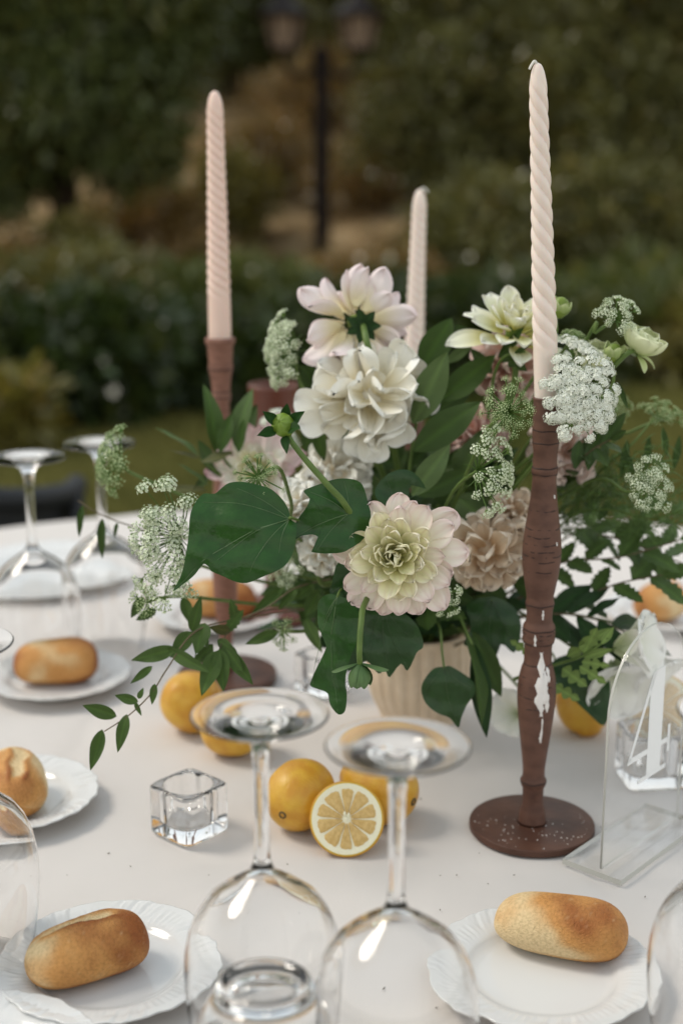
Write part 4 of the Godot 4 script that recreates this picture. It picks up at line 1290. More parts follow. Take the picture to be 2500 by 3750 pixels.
func make_lace() -> void:
	var t := func(p: Vector3, bend: Vector3) -> Array: return [p.lerp(vase_mouth, 0.3) + bend, vase_mouth + Vector3(bend.x * 0.3, 0.03, 0.01), vase_mouth - Vector3(0, 0.04, 0)]
	var p := Vector3(0.1696, 1.1000, -0.9889)
	umbel("broad flat white lace flower before the nearest candle, upper right", p, Vector3(0.10, 0.30, 0.95), 0.0295, 62, "white", 0.25, t.call(p, Vector3(0.02, 0.03, 0)), 0.0046, Vector2(0.95, 1.12), 0.10)
	p = Vector3(0.1125, 1.0973, -0.9490)
	umbel("sharp green lace flower left of the nearest candlestick's cup", p, Vector3(-0.15, 0.35, 0.93), 0.0205, 34, "green", 0.25, t.call(p, Vector3(0, 0.03, 0)), 0.0034, Vector2(0.85, 1.05), 0.22)
	p = Vector3(0.1149, 1.0436, -0.9950)
	umbel("blurred white lace flower hanging beside the upper candlestick shaft", p, Vector3(0.75, 0.15, 0.6), 0.028, 30, "mixed", 0.3, t.call(p, Vector3(-0.02, 0.02, 0)), 0.0048, Vector2(0.95, 1.15), 0.15)
	p = Vector3(0.2048, 1.1528, -1.0542)
	umbel("green and white lace flower highest at upper right against the hedge", p, Vector3(0.1, 0.75, 0.6), 0.0165, 20, "mixed", 0.35, [Vector3(0.1886, 1.1337, -1.0596), Vector3(0.1822, 1.1200, -1.0767), vase_mouth + Vector3(0.03, 0.04, 0), vase_mouth - Vector3(0, 0.04, 0)], 0.0038, Vector2.ONE, 0.28)
	p = Vector3(0.2330, 1.0247, -1.0314)
	umbel("green and white lace flower at the right edge, level with the candlestick belly", p, Vector3(0.25, 0.30, 0.9), 0.0200, 26, "mixed", 0.3, [Vector3(0.2209, 1.0096, -1.0688), Vector3(0.1939, 1.0005, -1.1285), vase_mouth + Vector3(0.03, 0.04, 0), vase_mouth - Vector3(0, 0.04, 0)], 0.0040, Vector2(0.95, 1.1), 0.2)
	p = Vector3(0.2642, 1.0624, -1.1445)
	umbel("blurred pale green lace flower at the far right edge before the lawn", p, Vector3(0.2, 0.8, 0.4), 0.018, 18, "green", 0.4, [Vector3(0.2413, 1.0396, -1.1592), Vector3(0.2190, 1.0179, -1.1743), vase_mouth + Vector3(0.04, 0.04, 0), vase_mouth - Vector3(0, 0.04, 0)], 0.0044, Vector2.ONE, 0.25)
	p = Vector3(0.2337, 1.0571, -1.1844)
	umbel("blurred green lace flower right behind the broad white one", p, Vector3(0.3, 0.5, 0.8), 0.015, 14, "green", 0.4, t.call(p, Vector3(0.01, 0.02, 0)))
	p = Vector3(0.1788, 1.1259, -1.0576)
	umbel("small flat white lace flower seen edge on above the broad one", p, Vector3(0.35, 0.93, 0.1), 0.016, 22, "white", 0.15, t.call(p, Vector3(0.02, 0.03, 0)), 0.0034)
	p = Vector3(0.1776, 1.1315, -1.0900)
	umbel("feathery dark green closed lace flower right of the candle", p, Vector3(0.1, 0.9, 0.2), 0.010, 12, "green", 0.5, t.call(p, Vector3(0.01, 0.03, 0)), 0.003)
	p = Vector3(-0.0579, 1.0524, -0.9405)
	umbel("sharp green lace flower over the upper edge of the big ivy leaf", p, Vector3(-0.15, 0.35, 0.93), 0.0185, 30, "green", 0.2, [Vector3(-0.0436, 1.0518, -0.9661), Vector3(-0.0373, 1.0152, -1.0186), Vector3(-0.0288, 0.9650, -1.0780), vase_mouth + Vector3(0, 0.03, 0), vase_mouth - Vector3(0, 0.04, 0)], 0.0026, Vector2(0.95, 1.0), 0.35, 0.35)
	p = Vector3(-0.1331, 0.9895, -0.9913)
	umbel("large loose white lace flower left of the big ivy leaf", p, Vector3(-0.35, 0.10, 0.92), 0.0450, 46, "mixed", 0.30, [Vector3(-0.1180, 0.9517, -1.0745), Vector3(-0.0603, 0.9112, -1.1467), vase_mouth + Vector3(-0.02, 0.02, 0), vase_mouth - Vector3(0, 0.04, 0)], 0.0072, Vector2(0.52, 1.08), 0.35)
	p = Vector3(-0.1951, 1.0216, -1.1236)
	umbel("blurred green lace flower standing before the back wine glass at left", p, Vector3(-0.8, 0.15, 0.45), 0.0255, 24, "green", 0.5, [Vector3(-0.1734, 1.0086, -1.1409), Vector3(-0.1387, 0.9906, -1.1466), Vector3(-0.0837, 0.9559, -1.1789), vase_mouth + Vector3(-0.03, 0.04, 0), vase_mouth - Vector3(0, 0.04, 0)], 0.0062, Vector2(0.85, 1.0), 0.25)
	p = Vector3(-0.0580, 1.1057, -1.1660)
	umbel("white and green lace flower seen from the side, left of the pink dahlia", p, Vector3(-0.82, 0.1, 0.35), 0.0300, 40, "mixed", 0.35, [Vector3(-0.0340, 1.0781, -1.1692), Vector3(-0.0088, 1.0322, -1.1780), vase_mouth + Vector3(-0.01, 0.05, 0), vase_mouth - Vector3(0, 0.04, 0)], 0.0054, Vector2(1.0, 1.05), 0.12)
	p = Vector3(0.0776, 0.9523, -0.9817)
	umbel("small white budded lace flower just below right of the large dahlia", p, Vector3(0.4, 0.05, 0.9), 0.0150, 18, "mixed", 0.3, t.call(p, Vector3(0, 0.01, 0)), 0.0036, Vector2(1, 1.2), 0.25)
	p = Vector3(-0.0464, 0.9388, -1.0815)
	umbel("blurred small white lace flower below the big ivy leaf", p, Vector3(-0.2, 0.2, 0.9), 0.013, 14, "mixed", 0.3, t.call(p, Vector3(0, 0.01, 0)))
	p = Vector3(-0.0485, 0.9013, -1.0408)
	umbel("small yellow green lace flower low over the left candlestick foot", p, Vector3(-0.3, -0.1, 0.9), 0.013, 12, "green", 0.4, [Vector3(-0.0291, 0.8953, -1.0703), Vector3(-0.0015, 0.8756, -1.1375), vase_mouth + Vector3(-0.02, 0.01, 0), vase_mouth - Vector3(0, 0.03, 0)])
	p = Vector3(-0.0564, 1.0220, -1.2580)
	umbel("blurred white lace flower deep behind the green dahlia bud", p, Vector3(0.0, 0.6, 0.7), 0.022, 18, "white", 0.3, t.call(p, Vector3(0, 0.01, 0)))
	p = Vector3(-0.1480, 0.9405, -1.0097)
	umbel("pale lime lace flower at the lower tip of the large loose one", p, Vector3(-0.3, 0.3, 0.8), 0.012, 8, "green", 0.4, [Vector3(-0.1248, 0.9252, -1.0677), Vector3(-0.0603, 0.8934, -1.1421), vase_mouth + Vector3(-0.02, 0.02, 0), vase_mouth - Vector3(0, 0.03, 0)], 0.005)


func make_greenery() -> void:
	for k in ["ivy", "ivy_dark"]:
		var m: StandardMaterial3D = M[k].duplicate()
		m.resource_name = k + "_vein"
		m.albedo_color = lin(0.12, 0.19, 0.09) if k == "ivy" else lin(0.05, 0.09, 0.035)
		M[k + "_vein"] = m
	var down := [vase_mouth + Vector3(0, 0.02, 0), vase_mouth - Vector3(0, 0.04, 0)]
	ivy("largest glossy ivy leaf at left with its point down to the left", Vector3(-0.0699, 1.0170, -0.9210), [Vector2(0.0348, 0.0111), Vector2(0.0336, 0.0167), Vector2(0.0301, 0.0231), Vector2(0.0219, 0.0307), Vector2(0.0120, 0.0336), Vector2(0.0038, 0.0348), Vector2(-0.0053, 0.0339), Vector2(-0.0117, 0.0301), Vector2(-0.0161, 0.0275), Vector2(-0.0234, 0.0281), Vector2(-0.0278, 0.0240), Vector2(-0.0310, 0.0161), Vector2(-0.0325, 0.0064), Vector2(-0.0339, -0.0050), Vector2(-0.0363, -0.0167), Vector2(-0.0412, -0.0272), Vector2(-0.0465, -0.0366), Vector2(-0.0380, -0.0313), Vector2(-0.0298, -0.0263), Vector2(-0.0257, -0.0219), Vector2(-0.0225, -0.0202), Vector2(-0.0193, -0.0222), Vector2(-0.0175, -0.0251), Vector2(-0.0094, -0.0287), Vector2(-0.0012, -0.0322), Vector2(0.0061, -0.0330), Vector2(0.0152, -0.0304), Vector2(0.0275, -0.0254), Vector2(0.0339, -0.0190), Vector2(0.0380, -0.0082), Vector2(0.0395, 0.0032), Vector2(0.0389, 0.0073), Vector2(0.0360, 0.0094)], [Vector2(0.0342, 0.0105)][0], [Vector2(-0.0447, -0.0348), Vector2(-0.0243, 0.0219), Vector2(0.0000, 0.0301), Vector2(0.0088, -0.0263), Vector2(0.0278, -0.0132), Vector2(-0.0132, -0.0175)], "ivy", Vector3(-0.1, 0.45, 1.0), 5.0, 0.16, [Vector3(-0.0329, 1.0257, -0.9284), Vector3(-0.0200, 1.0028, -0.9845), Vector3(0.0055, 0.9517, -1.0745)] + down)
	ivy("ivy leaf with a curled left point under the stem of the green bud", Vector3(-0.0102, 1.0218, -0.9429), [Vector2(0.0269, 0.0188), Vector2(0.0236, 0.0248), Vector2(0.0164, 0.0272), Vector2(0.0069, 0.0269), Vector2(-0.0039, 0.0236), Vector2(-0.0158, 0.0188), Vector2(-0.0116, 0.0152), Vector2(-0.0134, 0.0081), Vector2(-0.0194, -0.0003), Vector2(-0.0254, -0.0110), Vector2(-0.0281, -0.0194), Vector2(-0.0218, -0.0140), Vector2(-0.0146, -0.0116), Vector2(-0.0075, -0.0116), Vector2(-0.0045, -0.0158), Vector2(-0.0051, -0.0206), Vector2(-0.0104, -0.0230), Vector2(-0.0015, -0.0242), Vector2(0.0099, -0.0236), Vector2(0.0164, -0.0206), Vector2(0.0260, -0.0134), Vector2(0.0307, 0.0009), Vector2(0.0284, 0.0128)], [Vector2(0.0149, 0.0030)][0], [Vector2(-0.0269, -0.0173), Vector2(-0.0113, 0.0179), Vector2(-0.0060, -0.0215), Vector2(0.0119, 0.0254)], "ivy", Vector3(0.05, 0.3, 1.0), 5.5, 0.18, [Vector3(0.0110, 1.0170, -0.9675), Vector3(0.0218, 0.9727, -1.0386)] + down)
	ivy("long lobed ivy leaf hanging left of the cream vase, over the left glass", Vector3(-0.0105, 0.9278, -0.9496), [Vector2(0.0058, 0.0360), Vector2(-0.0015, 0.0351), Vector2(-0.0077, 0.0286), Vector2(-0.0092, 0.0212), Vector2(-0.0083, 0.0138), Vector2(-0.0040, 0.0052), Vector2(-0.0015, -0.0022), Vector2(-0.0028, -0.0083), Vector2(-0.0077, -0.0194), Vector2(-0.0154, -0.0323), Vector2(-0.0077, -0.0354), Vector2(-0.0015, -0.0378), Vector2(0.0009, -0.0452), Vector2(0.0071, -0.0520), Vector2(0.0120, -0.0489), Vector2(0.0132, -0.0378), Vector2(0.0135, -0.0268), Vector2(0.0169, -0.0083), Vector2(0.0218, 0.0040), Vector2(0.0218, 0.0212), Vector2(0.0169, 0.0311)], [Vector2(0.0077, 0.0345)][0], [Vector2(0.0068, -0.0492), Vector2(-0.0046, 0.0092), Vector2(-0.0129, -0.0317)], "ivy", Vector3(-0.35, 0.1, 1.0), 1.5, -0.25, [Vector3(0.0019, 0.9620, -0.9739), Vector3(0.0222, 0.9411, -1.0511)] + down)
	ivy("dark ivy leaf hanging over the right side of the cream vase", Vector3(0.0836, 0.8559, -1.0394), [Vector2(-0.0037, 0.0201), Vector2(-0.0112, 0.0187), Vector2(-0.0194, 0.0105), Vector2(-0.0218, 0.0024), Vector2(-0.0180, -0.0085), Vector2(-0.0085, -0.0167), Vector2(0.0010, -0.0207), Vector2(0.0085, -0.0296), Vector2(0.0099, -0.0207), Vector2(0.0146, -0.0099), Vector2(0.0201, -0.0017), Vector2(0.0194, 0.0078), Vector2(0.0092, 0.0160), Vector2(0.0010, 0.0207)], [Vector2(-0.0037, 0.0194)][0], [Vector2(0.0082, -0.0279), Vector2(-0.0187, 0.0000), Vector2(0.0170, 0.0034)], "ivy_dark", Vector3(0.1, 0.15, 1.0), 3.0, 0.1, [Vector3(0.0792, 0.8820, -1.0565), Vector3(0.0778, 0.8955, -1.0910)] + down)
	ivy("cluster-shaped dark ivy leaf directly under the large dahlia before the vase", Vector3(0.0373, 0.9249, -0.9953), [Vector2(-0.0177, 0.0170), Vector2(0.0029, 0.0132), Vector2(0.0158, 0.0042), Vector2(0.0222, -0.0074), Vector2(0.0228, -0.0151), Vector2(0.0177, -0.0190), Vector2(0.0119, -0.0325), Vector2(0.0068, -0.0273), Vector2(-0.0010, -0.0376), Vector2(-0.0048, -0.0318), Vector2(-0.0100, -0.0344), Vector2(-0.0190, -0.0228), Vector2(-0.0254, -0.0087), Vector2(-0.0241, 0.0093)], [Vector2(-0.0064, 0.0145)][0], [Vector2(-0.0010, -0.0354), Vector2(0.0119, -0.0305), Vector2(0.0209, -0.0129), Vector2(-0.0177, -0.0225)], "ivy_dark", Vector3(0.1, 0.3, 1.0), 3.0, 0.1, [Vector3(0.0340, 0.9313, -1.0486)] + down)
	ivy("dark ivy leaf filling the gap left of the hanging calyx", Vector3(0.0152, 0.9119, -1.0229), [Vector2(-0.0198, 0.0265), Vector2(0.0033, 0.0231), Vector2(0.0165, 0.0099), Vector2(0.0198, -0.0099), Vector2(0.0132, -0.0298), Vector2(0.0033, -0.0231), Vector2(-0.0099, -0.0314), Vector2(-0.0165, -0.0165), Vector2(-0.0215, 0.0033)], [Vector2(0.0000, 0.0215)][0], [Vector2(0.0033, -0.0215), Vector2(-0.0182, -0.0132)], "ivy_dark", Vector3(-0.1, 0.2, 1.0), 3.0, 0.1, [Vector3(0.0226, 0.9285, -1.0685)] + down)
	ivy("small ivy leaf peeping out at the lower left of the large dahlia", Vector3(0.0019, 0.9710, -0.9659), [Vector2(-0.0031, 0.0124), Vector2(0.0093, 0.0031), Vector2(0.0170, -0.0062), Vector2(0.0108, -0.0170), Vector2(-0.0015, -0.0139), Vector2(-0.0108, -0.0108), Vector2(-0.0087, -0.0015)], [Vector2(0.0124, 0.0000)][0], [Vector2(-0.0099, -0.0099), Vector2(-0.0015, -0.0130)], "ivy_dark", Vector3(-0.2, 0.3, 1.0), 4.0, 0.1, [Vector3(0.0214, 0.9531, -1.0129)] + down)
	ivy("ivy leaf with one sharp tip just above the large dahlia", Vector3(0.0421, 1.0276, -1.0219), [Vector2(-0.0177, -0.0064), Vector2(-0.0113, 0.0039), Vector2(0.0000, 0.0096), Vector2(0.0113, 0.0077), Vector2(0.0209, -0.0032), Vector2(0.0096, -0.0006), Vector2(0.0064, -0.0129), Vector2(-0.0048, -0.0177), Vector2(-0.0145, -0.0145)], [Vector2(-0.0032, -0.0161)][0], [Vector2(0.0203, -0.0026), Vector2(-0.0096, 0.0032)], "ivy_dark", Vector3(0.2, 0.5, 1.0), 4.0, 0.1, [Vector3(0.0408, 0.9868, -1.0629)] + down)
	ivy("dark ivy leaf low right of the vase behind the near candlestick", Vector3(0.1193, 0.8888, -1.0996), [Vector2(-0.0178, 0.0178), Vector2(0.0036, 0.0249), Vector2(0.0249, 0.0142), Vector2(0.0284, -0.0071), Vector2(0.0213, -0.0213), Vector2(0.0107, -0.0142), Vector2(0.0036, -0.0355), Vector2(-0.0071, -0.0178), Vector2(-0.0213, -0.0142), Vector2(-0.0142, 0.0000)], [Vector2(0.0036, 0.0213)][0], [Vector2(0.0036, -0.0337), Vector2(0.0249, -0.0142), Vector2(-0.0195, -0.0124)], "ivy_dark", Vector3(0.2, 0.3, 1.0), 3.0, 0.1, [Vector3(0.1142, 0.9067, -1.1249)] + down)
	ivy("dark ivy leaf covering the orange lemon right of the near candlestick", Vector3(0.1992, 0.8335, -1.0956), [Vector2(-0.0251, 0.0251), Vector2(-0.0036, 0.0322), Vector2(0.0179, 0.0215), Vector2(0.0215, -0.0036), Vector2(0.0161, -0.0269), Vector2(0.0036, -0.0179), Vector2(-0.0107, -0.0036), Vector2(-0.0215, 0.0036)], [Vector2(-0.0215, 0.0251)][0], [Vector2(0.0154, -0.0251), Vector2(0.0197, 0.0107)], "ivy_dark", Vector3(0.0, 0.5, 1.0), 3.0, 0.1, [Vector3(0.1639, 0.8614, -1.1338)] + down)
	# laurel
	var lf := func(x: Array) -> Array: return x
	leaf_cluster("laurel_sprig", "laurel sprig with broad pointed leaves right of the white peony", [Vector3(0.0519, 0.9782, -1.1227), Vector3(0.0579, 1.0440, -1.1191), Vector3(0.0708, 1.0864, -1.1403), Vector3(0.0810, 1.0971, -1.1638)], [["laurel", "laurel", Vector3(0.0643, 1.0917, -1.1520), Vector3(0.0891, 1.1338, -1.1526), 1.35], ["laurel", "laurel_pale", Vector3(0.0559, 1.0563, -1.1016), Vector3(0.0815, 1.1143, -1.0959), 1.05], ["laurel", "laurel", Vector3(0.0765, 1.0711, -1.1158), Vector3(0.1225, 1.1083, -1.1254), 0.95], ["laurel", "laurel_dark", Vector3(0.0559, 1.0354, -1.0962), Vector3(0.1078, 1.0774, -1.0864), 0.98], ["laurel", "laurel_pale", Vector3(0.0539, 1.0063, -1.0680), Vector3(0.0828, 1.0462, -1.0680), 1.0], ["laurel", "laurel_dark", Vector3(0.0609, 0.9991, -1.0971), Vector3(0.1022, 1.0214, -1.0926), 0.95], ["lance", "laurel_pale", Vector3(0.0849, 1.0993, -1.1437), Vector3(0.1061, 1.1157, -1.1376), 1.9], ["laurel", "laurel_dark", Vector3(0.0708, 1.0501, -1.1620), Vector3(0.1106, 1.0781, -1.1692), 1.0], ["laurel", "laurel_dark", Vector3(0.0794, 1.0037, -1.1706), Vector3(0.1271, 1.0250, -1.1761), 0.9]])
	leaf_cluster("laurel_sprig", "laurel sprig standing before the left candlestick with upright dark leaves", [Vector3(-0.0538, 0.9559, -1.1789), Vector3(-0.0837, 0.9884, -1.1873), Vector3(-0.1014, 1.0161, -1.1738)], [["laurel", "laurel", Vector3(-0.1055, 1.0172, -1.1741), Vector3(-0.1100, 1.0751, -1.1787), 0.75, Vector3(0.5, 0.1, 0.8)], ["laurel", "laurel", Vector3(-0.0882, 1.0197, -1.1747), Vector3(-0.0794, 1.0727, -1.1885), 0.85, Vector3(-0.4, 0.1, 0.8)], ["laurel", "laurel", Vector3(-0.1017, 1.0200, -1.1645), Vector3(-0.0925, 1.0518, -1.1727), 0.95], ["laurel", "laurel_dark", Vector3(-0.0957, 1.0080, -1.2027), Vector3(-0.0737, 1.0500, -1.2239), 0.9], ["laurel", "laurel", Vector3(-0.0853, 1.0221, -1.1547), Vector3(-0.0809, 1.0501, -1.1620), 0.7], ["laurel", "laurel_dark", Vector3(-0.1042, 0.9938, -1.1887), Vector3(-0.1229, 1.0246, -1.1967), 0.9], ["laurel", "laurel_dark", Vector3(-0.0309, 1.0179, -1.1743), Vector3(-0.0233, 1.0588, -1.1745), 0.8], ["laurel", "laurel", Vector3(-0.0137, 1.0216, -1.1236), Vector3(-0.0251, 1.0650, -1.1245), 0.7], ["laurel", "laurel_dark", Vector3(-0.0348, 1.0660, -1.1971), Vector3(-0.0235, 1.0926, -1.1936), 1.3], ["laurel", "laurel_dark", Vector3(-0.0126, 1.0660, -1.1971), Vector3(-0.0345, 1.0891, -1.1927), 1.3]])
	leaf_cluster("olive_sprig", "olive green sprig of narrow leaves reaching left toward the lawn", [Vector3(-0.0542, 0.9496, -1.1876), Vector3(-0.0911, 0.9848, -1.1864), Vector3(-0.1193, 1.0104, -1.1827)], [["laurel", "laurel_pale", Vector3(-0.1200, 1.0137, -1.1835), Vector3(-0.1551, 1.0400, -1.1800), 0.45, Vector3(0, 1, 0.3)], ["laurel", "olive", Vector3(-0.1186, 1.0112, -1.1829), Vector3(-0.1455, 1.0193, -1.1747), 0.55, Vector3(0, 1, 0.3)], ["laurel", "olive", Vector3(-0.1183, 1.0108, -1.1724), Vector3(-0.0900, 1.0193, -1.1643), 1.1, Vector3(0, 1, 0.6)], ["laurel", "laurel_pale", Vector3(-0.1126, 0.9886, -1.1770), Vector3(-0.1363, 1.0101, -1.1723), 0.5, Vector3(0, 1, 0.4)], ["laurel", "olive", Vector3(-0.1154, 0.9830, -1.1859), Vector3(-0.1539, 0.9833, -1.1860), 0.65, Vector3(0, 1, 0.6)], ["laurel", "laurel_dark", Vector3(-0.1145, 0.9934, -1.1989), Vector3(-0.1266, 0.9812, -1.1854), 0.9]])
	leaf_cluster("leafy_flower_stem", "dark narrow leaves on the curved stem before the yellow dahlia", [Vector3(0.1193, 1.0538, -1.1423), Vector3(0.1214, 1.0929, -1.1214), Vector3(0.1278, 1.1099, -1.1051), Vector3(0.1418, 1.1146, -1.0960)], [["laurel", "laurel_dark", Vector3(0.1231, 1.1068, -1.1146), Vector3(0.1415, 1.1341, -1.1011), 0.55], ["cut", "laurel_dark", Vector3(0.1255, 1.1094, -1.1153), Vector3(0.1441, 1.0993, -1.1024), 0.8], ["lance", "laurel_dark", Vector3(0.1334, 1.1133, -1.0957), Vector3(0.1462, 1.1204, -1.0975), 1.5], ["laurel", "laurel_dark", Vector3(0.1051, 1.1123, -1.1574), Vector3(0.0927, 1.1278, -1.1614), 1.6], ["laurel", "laurel_dark", Vector3(0.1218, 1.0898, -1.1412), Vector3(0.1042, 1.1102, -1.1465), 1.0]])
	leaf_cluster("folded_leaf_stalk", "long folded olive leaf hanging between the vase and the near candlestick", [Vector3(0.0945, 0.9025, -1.1031), Vector3(0.0990, 0.8953, -1.0703), Vector3(0.1032, 0.8886, -1.0582)], [["laurel", "laurel", Vector3(0.0983, 0.8946, -1.0701), Vector3(0.1135, 0.8312, -1.0330), 0.65, Vector3(0.8, 0.2, 0.5)], ["laurel", "laurel_dark", Vector3(0.1060, 0.8887, -1.0892), Vector3(0.1278, 0.8413, -1.0666), 0.9], ["laurel", "ivy_dark", Vector3(0.1059, 0.8852, -1.0677), Vector3(0.1145, 0.8173, -1.0398), 0.6]])
	leaf_cluster("lime_sprig", "bright lime green sprig with cut leaves pointing right of the near candlestick", [Vector3(0.1394, 0.8512, -1.0795), Vector3(0.1664, 0.8685, -1.0633), Vector3(0.1890, 0.8838, -1.0466), Vector3(0.2058, 0.9003, -1.0406)], [["cut", "lime", Vector3(0.1770, 0.8787, -1.0556), Vector3(0.2058, 0.9052, -1.0419), 0.5], ["cut", "lime", Vector3(0.1735, 0.8704, -1.0535), Vector3(0.1907, 0.8608, -1.0407), 0.95], ["cut", "lime", Vector3(0.1873, 0.8789, -1.0454), Vector3(0.2075, 0.8792, -1.0351), 0.7], ["cut", "lime", Vector3(0.1856, 0.8756, -1.0445), Vector3(0.2048, 0.8661, -1.0317), 0.7], ["cut", "lime", Vector3(0.1890, 0.8855, -1.0471), Vector3(0.1974, 0.9085, -1.0427), 0.9], ["laurel", "lime", Vector3(0.2007, 0.8955, -1.0393), Vector3(0.2102, 0.9085, -1.0427), 1.0], ["cut", "lime", Vector3(0.1667, 0.8571, -1.0501), Vector3(0.1872, 0.8461, -1.0472), 0.8], ["cut", "lime", Vector3(0.1478, 0.8820, -1.0565), Vector3(0.1324, 0.8920, -1.0591), 0.8], ["laurel", "lime", Vector3(0.1890, 0.8822, -1.0462), Vector3(0.2092, 0.8922, -1.0385), 0.8]])
	# trailing sprigs with small leaves, lower left
	var small := "trailing sprigs with small leaves"
	var o := leaf_cluster("trailing_sprig", "thin sprig hanging lowest at left with small green leaves over the cloth", [Vector3(-0.0309, 0.8899, -1.1412), Vector3(-0.0768, 0.9086, -1.0634), Vector3(-0.1084, 0.9185, -1.0040), Vector3(-0.1277, 0.8971, -0.9830), Vector3(-0.1382, 0.8820, -0.9739), Vector3(-0.1541, 0.8666, -0.9699), Vector3(-0.1732, 0.8542, -0.9667)], [["ovate", "sprig", Vector3(-0.1643, 0.8650, -0.9695), Vector3(-0.1882, 0.8752, -0.9670), 0.75], ["ovate", "sprig", Vector3(-0.1745, 0.8558, -0.9671), Vector3(-0.1828, 0.8271, -0.9597), 0.62], ["ovate", "sprig", Vector3(-0.1567, 0.8666, -0.9699), Vector3(-0.1629, 0.8415, -0.9582), 0.6], ["ovate", "sprig", Vector3(-0.1484, 0.8752, -0.9721), Vector3(-0.1653, 0.8801, -0.9734), 0.8], ["ovate", "sprig", Vector3(-0.1509, 0.8752, -0.9721), Vector3(-0.1458, 0.8653, -0.9696), 0.6], ["ovate", "sprig", Vector3(-0.1363, 0.8881, -0.9755), Vector3(-0.1382, 0.8733, -0.9716), 0.7], ["ovate", "sprig", Vector3(-0.1218, 0.9094, -0.9913), Vector3(-0.1556, 0.9007, -0.9890), 0.6], ["ovate", "sprig", Vector3(-0.1116, 0.9185, -1.0040), Vector3(-0.1035, 0.9467, -1.0009), 0.6], ["ovate", "sprig", Vector3(-0.1283, 0.9094, -0.9913), Vector3(-0.0968, 0.8958, -0.9775), 0.5], ["ovate", "sprig", Vector3(-0.1116, 0.9185, -1.0040), Vector3(-0.1260, 0.9031, -0.9897), 0.9], ["ovate", "sprig", Vector3(-0.1029, 0.9215, -1.0151), Vector3(-0.1074, 0.9063, -0.9905), 0.9], ["ovate", "sprig", Vector3(-0.1395, 0.8969, -0.9881), Vector3(-0.1549, 0.8863, -0.9801), 0.55], ["lance", "sprig", Vector3(-0.1029, 0.9152, -1.0134), Vector3(-0.0993, 0.9044, -1.0003), 1.4], ["ovate", "sprig", Vector3(-0.1484, 0.8773, -0.9727), Vector3(-0.1446, 0.8851, -0.9747), 0.9]], small, 0.00075)
	leaf_cluster("trailing_sprig", "leafy sprig crossing in front of the left candlestick shaft down to the lemon", [Vector3(-0.0235, 0.8899, -1.1412), Vector3(-0.0567, 0.9120, -1.0746), Vector3(-0.0814, 0.9150, -1.0341), Vector3(-0.0922, 0.9028, -0.9999)], [["toothed", "sprig", Vector3(-0.0873, 0.9119, -1.0229), Vector3(-0.0741, 0.9279, -1.0271), 0.9], ["ovate", "sprig", Vector3(-0.0898, 0.9057, -1.0110), Vector3(-0.0720, 0.8922, -0.9869), 0.7], ["ovate", "sprig", Vector3(-0.0922, 0.9044, -1.0003), Vector3(-0.1025, 0.8789, -0.9731), 0.7], ["ovate", "sprig", Vector3(-0.0857, 0.9059, -1.0007), Vector3(-0.0656, 0.8838, -0.9847), 0.6], ["ovate", "sprig", Vector3(-0.0906, 0.9059, -1.0007), Vector3(-0.0865, 0.8782, -0.9832), 0.75], ["toothed", "sprig", Vector3(-0.0963, 0.9057, -1.0110), Vector3(-0.1116, 0.8934, -0.9975), 0.8], ["ovate", "olive", Vector3(-0.0840, 0.9119, -1.0229), Vector3(-0.0996, 0.9184, -1.0143), 0.8], ["ovate", "sprig", Vector3(-0.0930, 0.9088, -1.0118), Vector3(-0.0776, 0.9028, -0.9999), 0.8], ["toothed", "sprig", Vector3(-0.0798, 0.9150, -1.0341), Vector3(-0.0840, 0.9343, -1.0287), 0.9]], small, 0.00075)
	leaf_cluster("trailing_sprig", "dark wiry sprig with narrow leaves below the big ivy leaf", [Vector3(-0.0087, 0.9207, -1.1285), Vector3(-0.0357, 0.9318, -1.0694), Vector3(-0.0552, 0.9248, -1.0469), Vector3(-0.0754, 0.9150, -1.0444)], [["ovate", "sprig", Vector3(-0.0460, 0.9318, -1.0694), Vector3(-0.0710, 0.9144, -1.0546), 0.45], ["ovate", "sprig", Vector3(-0.0360, 0.9288, -1.0789), Vector3(-0.0494, 0.9152, -1.0651), 0.7], ["ovate", "sprig", Vector3(-0.0223, 0.9291, -1.0894), Vector3(-0.0388, 0.9187, -1.0763), 0.8], ["ovate", "sprig", Vector3(-0.0288, 0.9086, -1.0634), Vector3(-0.0150, 0.8855, -1.0471), 0.6], ["ovate", "sprig", Vector3(-0.0485, 0.9052, -1.0419), Vector3(-0.0744, 0.8955, -1.0393), 0.6], ["ovate", "sprig", Vector3(-0.0188, 0.9224, -1.0876), Vector3(-0.0291, 0.9053, -1.0729), 0.9], ["toothed", "sprig", Vector3(-0.0328, 0.9359, -1.0911), Vector3(-0.0221, 0.9455, -1.0833), 0.9], ["ovate", "sprig", Vector3(-0.0494, 0.9218, -1.0668), Vector3(-0.0442, 0.9335, -1.0698), 0.7], ["ovate", "sprig", Vector3(-0.0155, 0.9364, -1.1016), Vector3(-0.0328, 0.9460, -1.0937), 0.7], ["ovate", "sprig", Vector3(-0.0085, 0.9057, -1.0936), Vector3(-0.0223, 0.8954, -1.0806), 0.7]], small, 0.00075)
